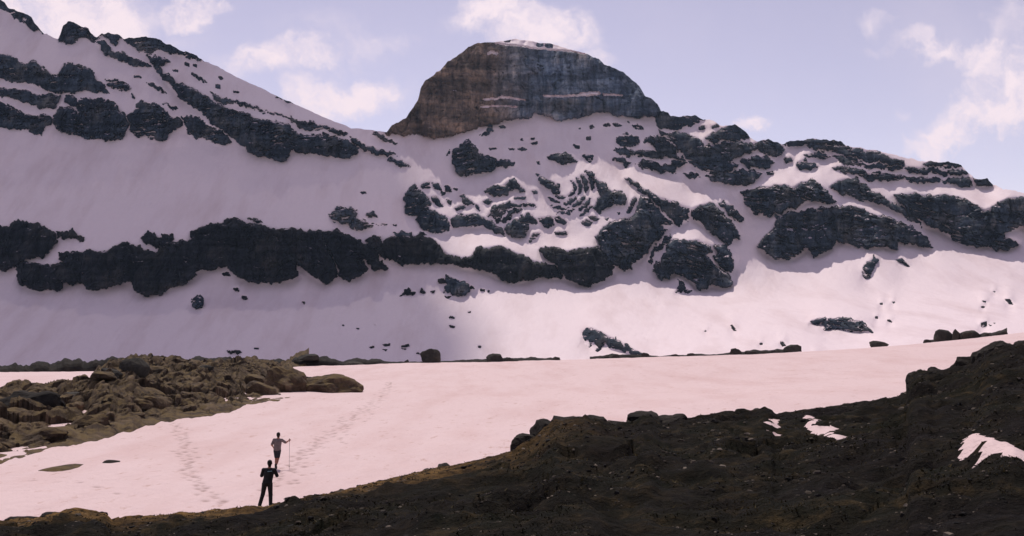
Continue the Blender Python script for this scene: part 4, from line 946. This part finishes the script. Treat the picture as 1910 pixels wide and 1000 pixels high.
def grass():
    r = np.random.default_rng(41); n = 60000
    px = r.uniform(-100, 2050, n); cd = np.interp(px, CR[:, 0], CR[:, 2]); d = np.exp(r.uniform(0, 1, n) * np.log((cd + .4) / 7) + math.log(7))
    x = (px - PX0) / F * d
    keep = fbm(x / 2.4, d / 2.0, 3, 210) > .02
    px, d, x = px[keep], d[keep], x[keep]; n = len(px)
    z = ground_z(px, d); h = r.uniform(.010, .035, n) * (.6 + .02 * d); w = .008 + .0006 * d
    an = r.uniform(0, np.pi, n); lx, ly = r.normal(0, 1.5, n) * h, r.normal(0, 1.2, n) * h
    a = np.stack([x - np.cos(an) * w, d - np.sin(an) * w, z - .02], -1); b = np.stack([x + np.cos(an) * w, d + np.sin(an) * w, z - .02], -1); c = np.stack([x + lx, d + ly, z + h], -1)
    V = np.stack([a, b, c], 1).reshape(-1, 3); T = np.arange(3 * n).reshape(-1, 3)
    tag(link('grass', mesh_np('grass', V, T, grass_mat(), False, tri=True)), 'short dark mountain grass on the foreground bank', 'grass', kind='stuff')
grass()

def haze():
    lo = (-2200, -120, -75); hi = (2200, 2600, 520)
    v = np.array([(x, y, z) for x in (lo[0], hi[0]) for y in (lo[1], hi[1]) for z in (lo[2], hi[2])], float)
    q = np.array([[0, 1, 3, 2], [4, 6, 7, 5], [0, 4, 5, 1], [2, 3, 7, 6], [0, 2, 6, 4], [1, 5, 7, 3]])
    m = bpy.data.materials.new('haze_air'); m.use_nodes = True; t = m.node_tree; t.nodes.clear()
    o = N(t, 'ShaderNodeOutputMaterial'); pv = N(t, 'ShaderNodeVolumePrincipled')
    pv.inputs['Color'].default_value = (.58, .76, 1, 1); pv.inputs['Density'].default_value = HAZE; pv.inputs['Anisotropy'].default_value = .2
    t.links.new(pv.outputs[0], o.inputs['Volume'])
    tag(link('haze', mesh_np('haze', v, q, m, False)), 'thin bluish mountain air over the whole valley', 'haze', kind='stuff')
HAZE = 0.00004
haze()
# ================================================================== HIKERS
def surface_nets(S, org, h):
    nx, ny, nz = S.shape
    ins = S < 0
    c = [ins[i:nx - 1 + i, j:ny - 1 + j, k:nz - 1 + k] for i in (0, 1) for j in (0, 1) for k in (0, 1)]
    cnt = sum(a.astype(np.int8) for a in c)
    act = (cnt > 0) & (cnt < 8)
    idx = -np.ones(act.shape, int); idx[act] = np.arange(act.sum())
    I, J, K = np.where(act)
    acc = np.zeros((len(I), 3)); num = np.zeros(len(I))
    for ax in range(3):
        for a in (0, 1):
            for b in (0, 1):
                o0 = [0, 0, 0]; oth = [q for q in range(3) if q != ax]; o0[oth[0]] = a; o0[oth[1]] = b
                o1 = list(o0); o1[ax] = 1
                s0 = S[I + o0[0], J + o0[1], K + o0[2]]; s1 = S[I + o1[0], J + o1[1], K + o1[2]]
                m = (s0 < 0) != (s1 < 0); tt = np.where(m, s0 / np.where(m, s0 - s1, 1), 0)
                p = np.stack([np.full(len(I), float(o0[q])) for q in range(3)], -1); p[:, ax] = tt
                acc += p * m[:, None]; num += m
    V = (np.stack([I, J, K], -1) + acc / num[:, None]) * h + org
    Q = []
    for ax in range(3):
        oth = [(ax + 1) % 3, (ax + 2) % 3]
        sl0 = [slice(1, -1)] * 3; sl0[ax] = slice(0, -1)
        A = S[tuple(sl0)]
        sl1 = list(sl0); sl1[ax] = slice(1, None); Bq = S[tuple(sl1)]
        m = (A < 0) != (Bq < 0)
        g = np.argwhere(m); g = g + np.array([0 if q == ax else 1 for q in range(3)])
        e1 = np.zeros(3, int); e1[oth[0]] = 1; e2 = np.zeros(3, int); e2[oth[1]] = 1
        def id_(v): 
            v = np.clip(v, 0, np.array(idx.shape) - 1); return idx[v[:, 0], v[:, 1], v[:, 2]]
        q = np.stack([id_(g), id_(g - e1), id_(g - e1 - e2), id_(g - e2)], -1)
        fl = (A[m] < 0)
        q[~fl] = q[~fl][:, ::-1]
        Q.append(q)
    Q = np.concatenate(Q); Q = Q[(Q >= 0).all(1)]
    return V, Q
def cone(Pt, a, b, ra, rb, sq=(1, 1, 1)):
    sq = np.array(sq, float); a = np.array(a, float); b = np.array(b, float); ba = b - a; L2 = max((ba ** 2).sum(), 1e-9)
    t = np.clip(((Pt - a) @ ba) / L2, 0, 1)
    q = (Pt - a - t[..., None] * ba) / sq
    return np.sqrt((q ** 2).sum(-1)) - (ra + (rb - ra) * t)
def body_mesh(name, prims, mat, h=.011, k=.018, cut=None):
    """prims: (a, b, ra, rb[, squash]) fused with a smooth union into one skin"""
    pts_ = np.array([q for p in prims for q in (p[0], p[1])]); R_ = max(max(p[2], p[3]) for p in prims) * 1.3 + .04
    lo = pts_.min(0) - R_; hi = pts_.max(0) + R_
    n = np.ceil((hi - lo) / h).astype(int) + 1
    S = np.full(tuple(n), 1.0, np.float32)
    for p in prims:
        a, b, ra, rb = p[:4]; sq = p[4] if len(p) > 4 else (1, 1, 1)
        mr = max(ra, rb) * max(sq) + .05
        l = np.minimum(a, b) - mr; u = np.maximum(a, b) + mr
        i0 = np.maximum(((l - lo) / h).astype(int), 0); i1 = np.minimum(np.ceil((u - lo) / h).astype(int) + 1, n)
        gx, gy, gz = [lo[q] + h * np.arange(i0[q], i1[q]) for q in range(3)]
        Pt = np.stack(np.meshgrid(gx, gy, gz, indexing='ij'), -1)
        dv = cone(Pt, a, b, ra, rb, sq).astype(np.float32)
        sl = tuple(slice(i0[q], i1[q]) for q in range(3)); o = S[sl]
        kk = k if max(ra, rb) > .016 else .004
        hh = np.clip(.5 + .5 * (o - dv) / kk, 0, 1)
        S[sl] = dv * hh + o * (1 - hh) - kk * hh * (1 - hh)
    if cut: 
        gx, gy, gz = [lo[q] + h * np.arange(n[q]) for q in range(3)]
        S = np.maximum(S, cut(gx[:, None, None], gy[None, :, None], gz[None, None, :]).astype(np.float32))
    V, Q = surface_nets(S, lo, h)
    return mesh_np(name, V, Q, mat, True)
def flat_mat(name, col, var=.25, rough=.8):
    m, t, b = new_mat(name, rough, .2)
    n = ntex(t, pos_map(t, (1, 1, 1)), 14, 4, .6)
    c2 = tuple(max(0, q * (1 - var)) for q in col); c1 = tuple(min(1, q * (1 + var)) for q in col)
    t.links.new(ramp(t, n, [(.3, c2), (.7, c1)]), b.inputs['Base Color']); bump(t, b, n, .01, .5)
    return m
M_SKIN = flat_mat('sunburnt_skin', (.34, .15, .10), .12, .55)
M_HAIR = flat_mat('dark_hair', (.016, .013, .011), .3, .6)
M_BLACKC = flat_mat('black_cloth', (.030, .030, .034), .35)
M_DARKT = flat_mat('charcoal_trousers', (.038, .036, .038), .3)
M_GREYC = flat_mat('grey_cloth', (.17, .14, .14), .2)
M_NAVY = flat_mat('navy_cloth', (.024, .026, .034), .25)
M_BOOT = flat_mat('boot_leather', (.03, .026, .024), .3)
M_CYAN = flat_mat('pale_blue_print', (.30, .50, .56), .1)
M_POLE = flat_mat('pole_metal', (.12, .11, .11), .1, .4)

def hand(wr, direc, up, s=1):
    """palm and five bent fingers from the wrist along direc; s = side of the thumb"""
    w = np.array(wr, float); d = np.array(direc, float); d /= np.linalg.norm(d); u = np.array(up, float); u -= d * (u @ d); u /= np.linalg.norm(u)
    r = np.cross(d, u) * s
    P = [(w, w + d * .07, .026, .030, (1, 1, 1))]
    for i, (o, L) in enumerate(((-.030, .062), (-.010, .074), (.010, .078), (.030, .068))):
        a = w + d * .078 + r * -o; b = a + d * L * .5 - u * .012; c = b + d * L * .22 - u * L * .42
        P += [(a, b, .0105, .0095), (b, c, .0095, .0085)]
    a = w + d * .025 + r * .030; b = a + d * .030 + r * .022 - u * .008; c = b + d * .028 - u * .014
    P += [(a, b, .013, .011), (b, c, .011, .009)]
    return P
def head(c, yaw, tilt=(0, 0, 0)):
    """c = centre; faces +y turned by yaw; brow, nose, chin, ears"""
    cy, sy = math.cos(yaw), math.sin(yaw)
    def T(x, y, z): return np.array((c[0] + x * cy - y * sy + tilt[0] * z, c[1] + x * sy + y * cy, c[2] + z))
    P = [(T(0, -.012, .035), T(0, .012, .035), .088, .084, (.92, 1.05, 1.12)), (T(0, .03, -.04), T(0, .052, -.085), .060, .042), (T(0, .098, .012), T(0, .112, -.016), .011, .015),
         (T(-.03, .082, .035), T(.03, .082, .035), .012, .012), (T(-.022, .086, -.050), T(.022, .086, -.050), .010, .010)]
    for s in (-1, 1): P += [(T(s * .084, -.005, .018), T(s * .092, -.014, -.018), .014, .010, (.6, 1, 1.3)), (T(s * .033, .080, .012), T(s * .033, .081, .012), .013, .013)]
    return P, T
def person(name, label, loc, J, looks, scale=1.0):
    o = bpy.data.objects.new(name, None); C.objects.link(o); o.location = loc; o.scale = (scale,) * 3; o.empty_display_size = .2
    tag(o, label, 'person')
    g = {k: np.array(v, float) for k, v in J.items()}
    hp, T = head(g['head'], looks.get('yaw', 0))
    body = list(hp)
    body += [(g['neck'] - (0, 0, .03), g['head'] - (0, .01, .05), .056, .052), (g['chest'], g['neck'] - (0, 0, .05), .125, .07, (1.25, .85, 1)), (g['waist'], g['chest'], .112, .130, (1.25, .85, 1)), (g['hip'], g['waist'], .128, .112, (1.2, .9, 1)),
             (g['shl'] - (0, 0, .02), g['neck'] - (0, 0, .05), .058, .06), (g['shr'] - (0, 0, .02), g['neck'] - (0, 0, .05), .058, .06)]
    for s in 'lr':
        body += [(g['sh' + s] - (0, 0, .02), g['el' + s], .054, .042), (g['el' + s], g['wr' + s], .042, .028), (g['th' + s], g['kn' + s], .088, .058), (g['kn' + s], g['kn' + s] * .6 + g['an' + s] * .4, .056, .058), (g['kn' + s] * .6 + g['an' + s] * .4, g['an' + s], .058, .038),
                 (g['an' + s], g['an' + s] + (0, .13, -.055), .040, .032)]
        hd = g['wr' + s] - g['el' + s]
        body += hand(g['wr' + s], hd, looks.get('up' + s, (0, 0, 1)), 1 if s == 'l' else -1)
    b = link('body', body_mesh('body', body, M_SKIN), o)
    # hair
    hair = [(T(0, -.022, .055), T(0, -.005, .062), .094, .090, (.95, 1.05, 1.05)), (T(0, -.045, .0), T(0, -.04, -.05), .078, .060)]
    link('hair', body_mesh('hair', hair, M_HAIR, .010), o)
    # shirt
    inf = .014
    sh = [(g['chest'], g['neck'] - (0, 0, .055), .125 + inf, .072, (1.27, .88, 1)), (g['waist'], g['chest'], .118 + inf, .132 + inf, (1.27, .88, 1)), (g['hip'] + (0, 0, .02), g['waist'], .134 + inf, .118 + inf, (1.22, .92, 1)), (g['shl'] - (0, 0, .02), g['neck'] - (0, 0, .055), .060 + inf * .6, .066), (g['shr'] - (0, 0, .02), g['neck'] - (0, 0, .055), .060 + inf * .6, .066)]
    sf = looks['sleeve']
    for s in 'lr':
        e = g['sh' + s] + (g['el' + s] - g['sh' + s]) * min(sf, 1)
        sh += [(g['sh' + s] - (0, 0, .02), e, .060 + inf * .6, .050 + inf)]
        if sf > 1: sh += [(g['el' + s], g['el' + s] + (g['wr' + s] - g['el' + s]) * (sf - 1), .050 + inf, .038 + inf * .6)]
    zb = g['hip'][2] - .07
    so_ = link('shirt', body_mesh('shirt', sh, looks['shirt'], cut=lambda x, y, z: (zb - z) + 0 * x + 0 * y), o)
    # trousers or shorts
    tr = [(g['hip'], g['waist'] * .45 + g['hip'] * .55, .138, .126, (1.2, .95, 1))]; lf = looks['legs']
    for s in 'lr':
        e = g['th' + s] + (g['kn' + s] - g['th' + s]) * min(lf, 1)
        tr += [(g['th' + s], e, .102, .080 if lf <= 1 else .074)]
        if lf > 1: tr += [(g['kn' + s], g['an' + s] + (0, 0, .02), .074, .066)]
    link(looks['legname'], body_mesh(looks['legname'], tr, looks['trouser'], k=.02), o)
    for s in 'lr':
        a = g['an' + s]
        bt = [(a + (0, -.01, .07), a + (0, -.01, -.01), .056, .052), (a + (0, -.035, -.045), a + (0, .15, -.055), .046, .042, (1, 1, .85))]
        link('boot', body_mesh('boot', bt, M_BOOT), o)
    return o, so_
def hikers():
    # standing hiker on the bank edge
    x0, y0, z0 = W(496, 948, 39.8)
    J = dict(head=(.135, .03, 1.60), neck=(.12, .0, 1.46), chest=(.11, -.005, 1.28), waist=(.08, 0, 1.08), hip=(.055, 0, .93), shl=(-.085, 0, 1.41), shr=(.305, 0, 1.41), ell=(-.17, .08, 1.17), elr=(.385, .08, 1.17), wrl=(-.05, .27, 1.22), wrr=(.27, .27, 1.22),
             thl=(-.045, 0, .88), thr=(.145, .0, .88), knl=(-.12, .04, .50), knr=(.16, .04, .49), anl=(-.225, 0, .10), anr=(.17, .0, .115))
    gz = float(ground_z(496, 39.8))
    o, so_ = person('person', 'hiker in dark clothes standing with legs apart on the bank edge', (x0, y0, ZC + (PY0 - 948) / F * 39.8), J,
                    dict(sleeve=1.0, shirt=M_BLACKC, legs=2, legname='trousers', trouser=M_DARKT, yaw=.1, upl=(0, 0, 1), upr=(0, 0, 1)))
    st = [((.10, -.135, 1.345), (.24, -.128, 1.36), .016, .014, (1, .5, 1))]
    link('back_print', body_mesh('back_print', [tuple(np.array(q) if isinstance(q, tuple) and len(q) == 3 and i < 2 else q for i, q in enumerate(p)) for p in st], M_CYAN, .006), so_)
    # camera or map held in both hands, a short dark bar
    global BANK_FEET
    BANK_FEET = (x0, y0)
    # walking hiker on the snow
    x1, y1, z1 = on_snow(517, 874.5)
    sc = y1 / F * 69 / 1.75
    J2 = dict(head=(.05, .06, 1.60), neck=(.04, .04, 1.46), chest=(.025, .02, 1.28), waist=(.015, 0, 1.08), hip=(.005, 0, .93), shl=(-.15, .03, 1.41), shr=(.215, .03, 1.40), ell=(-.24, -.06, 1.16), elr=(.38, .10, 1.25), wrl=(-.20, .10, 1.03), wrr=(.50, .24, 1.33),
              thl=(-.075, 0, .88), thr=(.085, .0, .88), knl=(-.06, .05, .49), knr=(.045, -.02, .50), anl=(-.06, -.02, .105), anr=(.0, -.30, .19))
    o2, _ = person('person', 'hiker in grey shirt and dark shorts walking across the snow', (x1, y1, z1 - .03), J2,
                   dict(sleeve=.85, shirt=M_GREYC, legs=.75, legname='shorts', trouser=M_NAVY, yaw=-.05, upr=(0, -1, .3), upl=(0, 0, 1)), sc)
    # trekking pole gripped in the right hand
    tp = np.array((.525, .30, 1.36)); bt = np.array((.50, .34, .02))
    p = link('trekking_pole', body_mesh('trekking_pole', [(bt, tp, .007, .009)], M_POLE, .005), None)
    p.location = o2.location; p.scale = o2.scale
    tag(p, 'thin trekking pole held upright by the walking hiker', 'trekking pole')
    link('grip', body_mesh('grip', [(tp - (0, 0, .07), tp + (0, 0, .05), .018, .019)], M_BLACKC, .008), p)
    link('basket', body_mesh('basket', [(bt + (0, 0, .07), bt + (0, 0, .075), .035, .035, (1, 1, .3))], M_BLACKC, .008), p)
hikers()
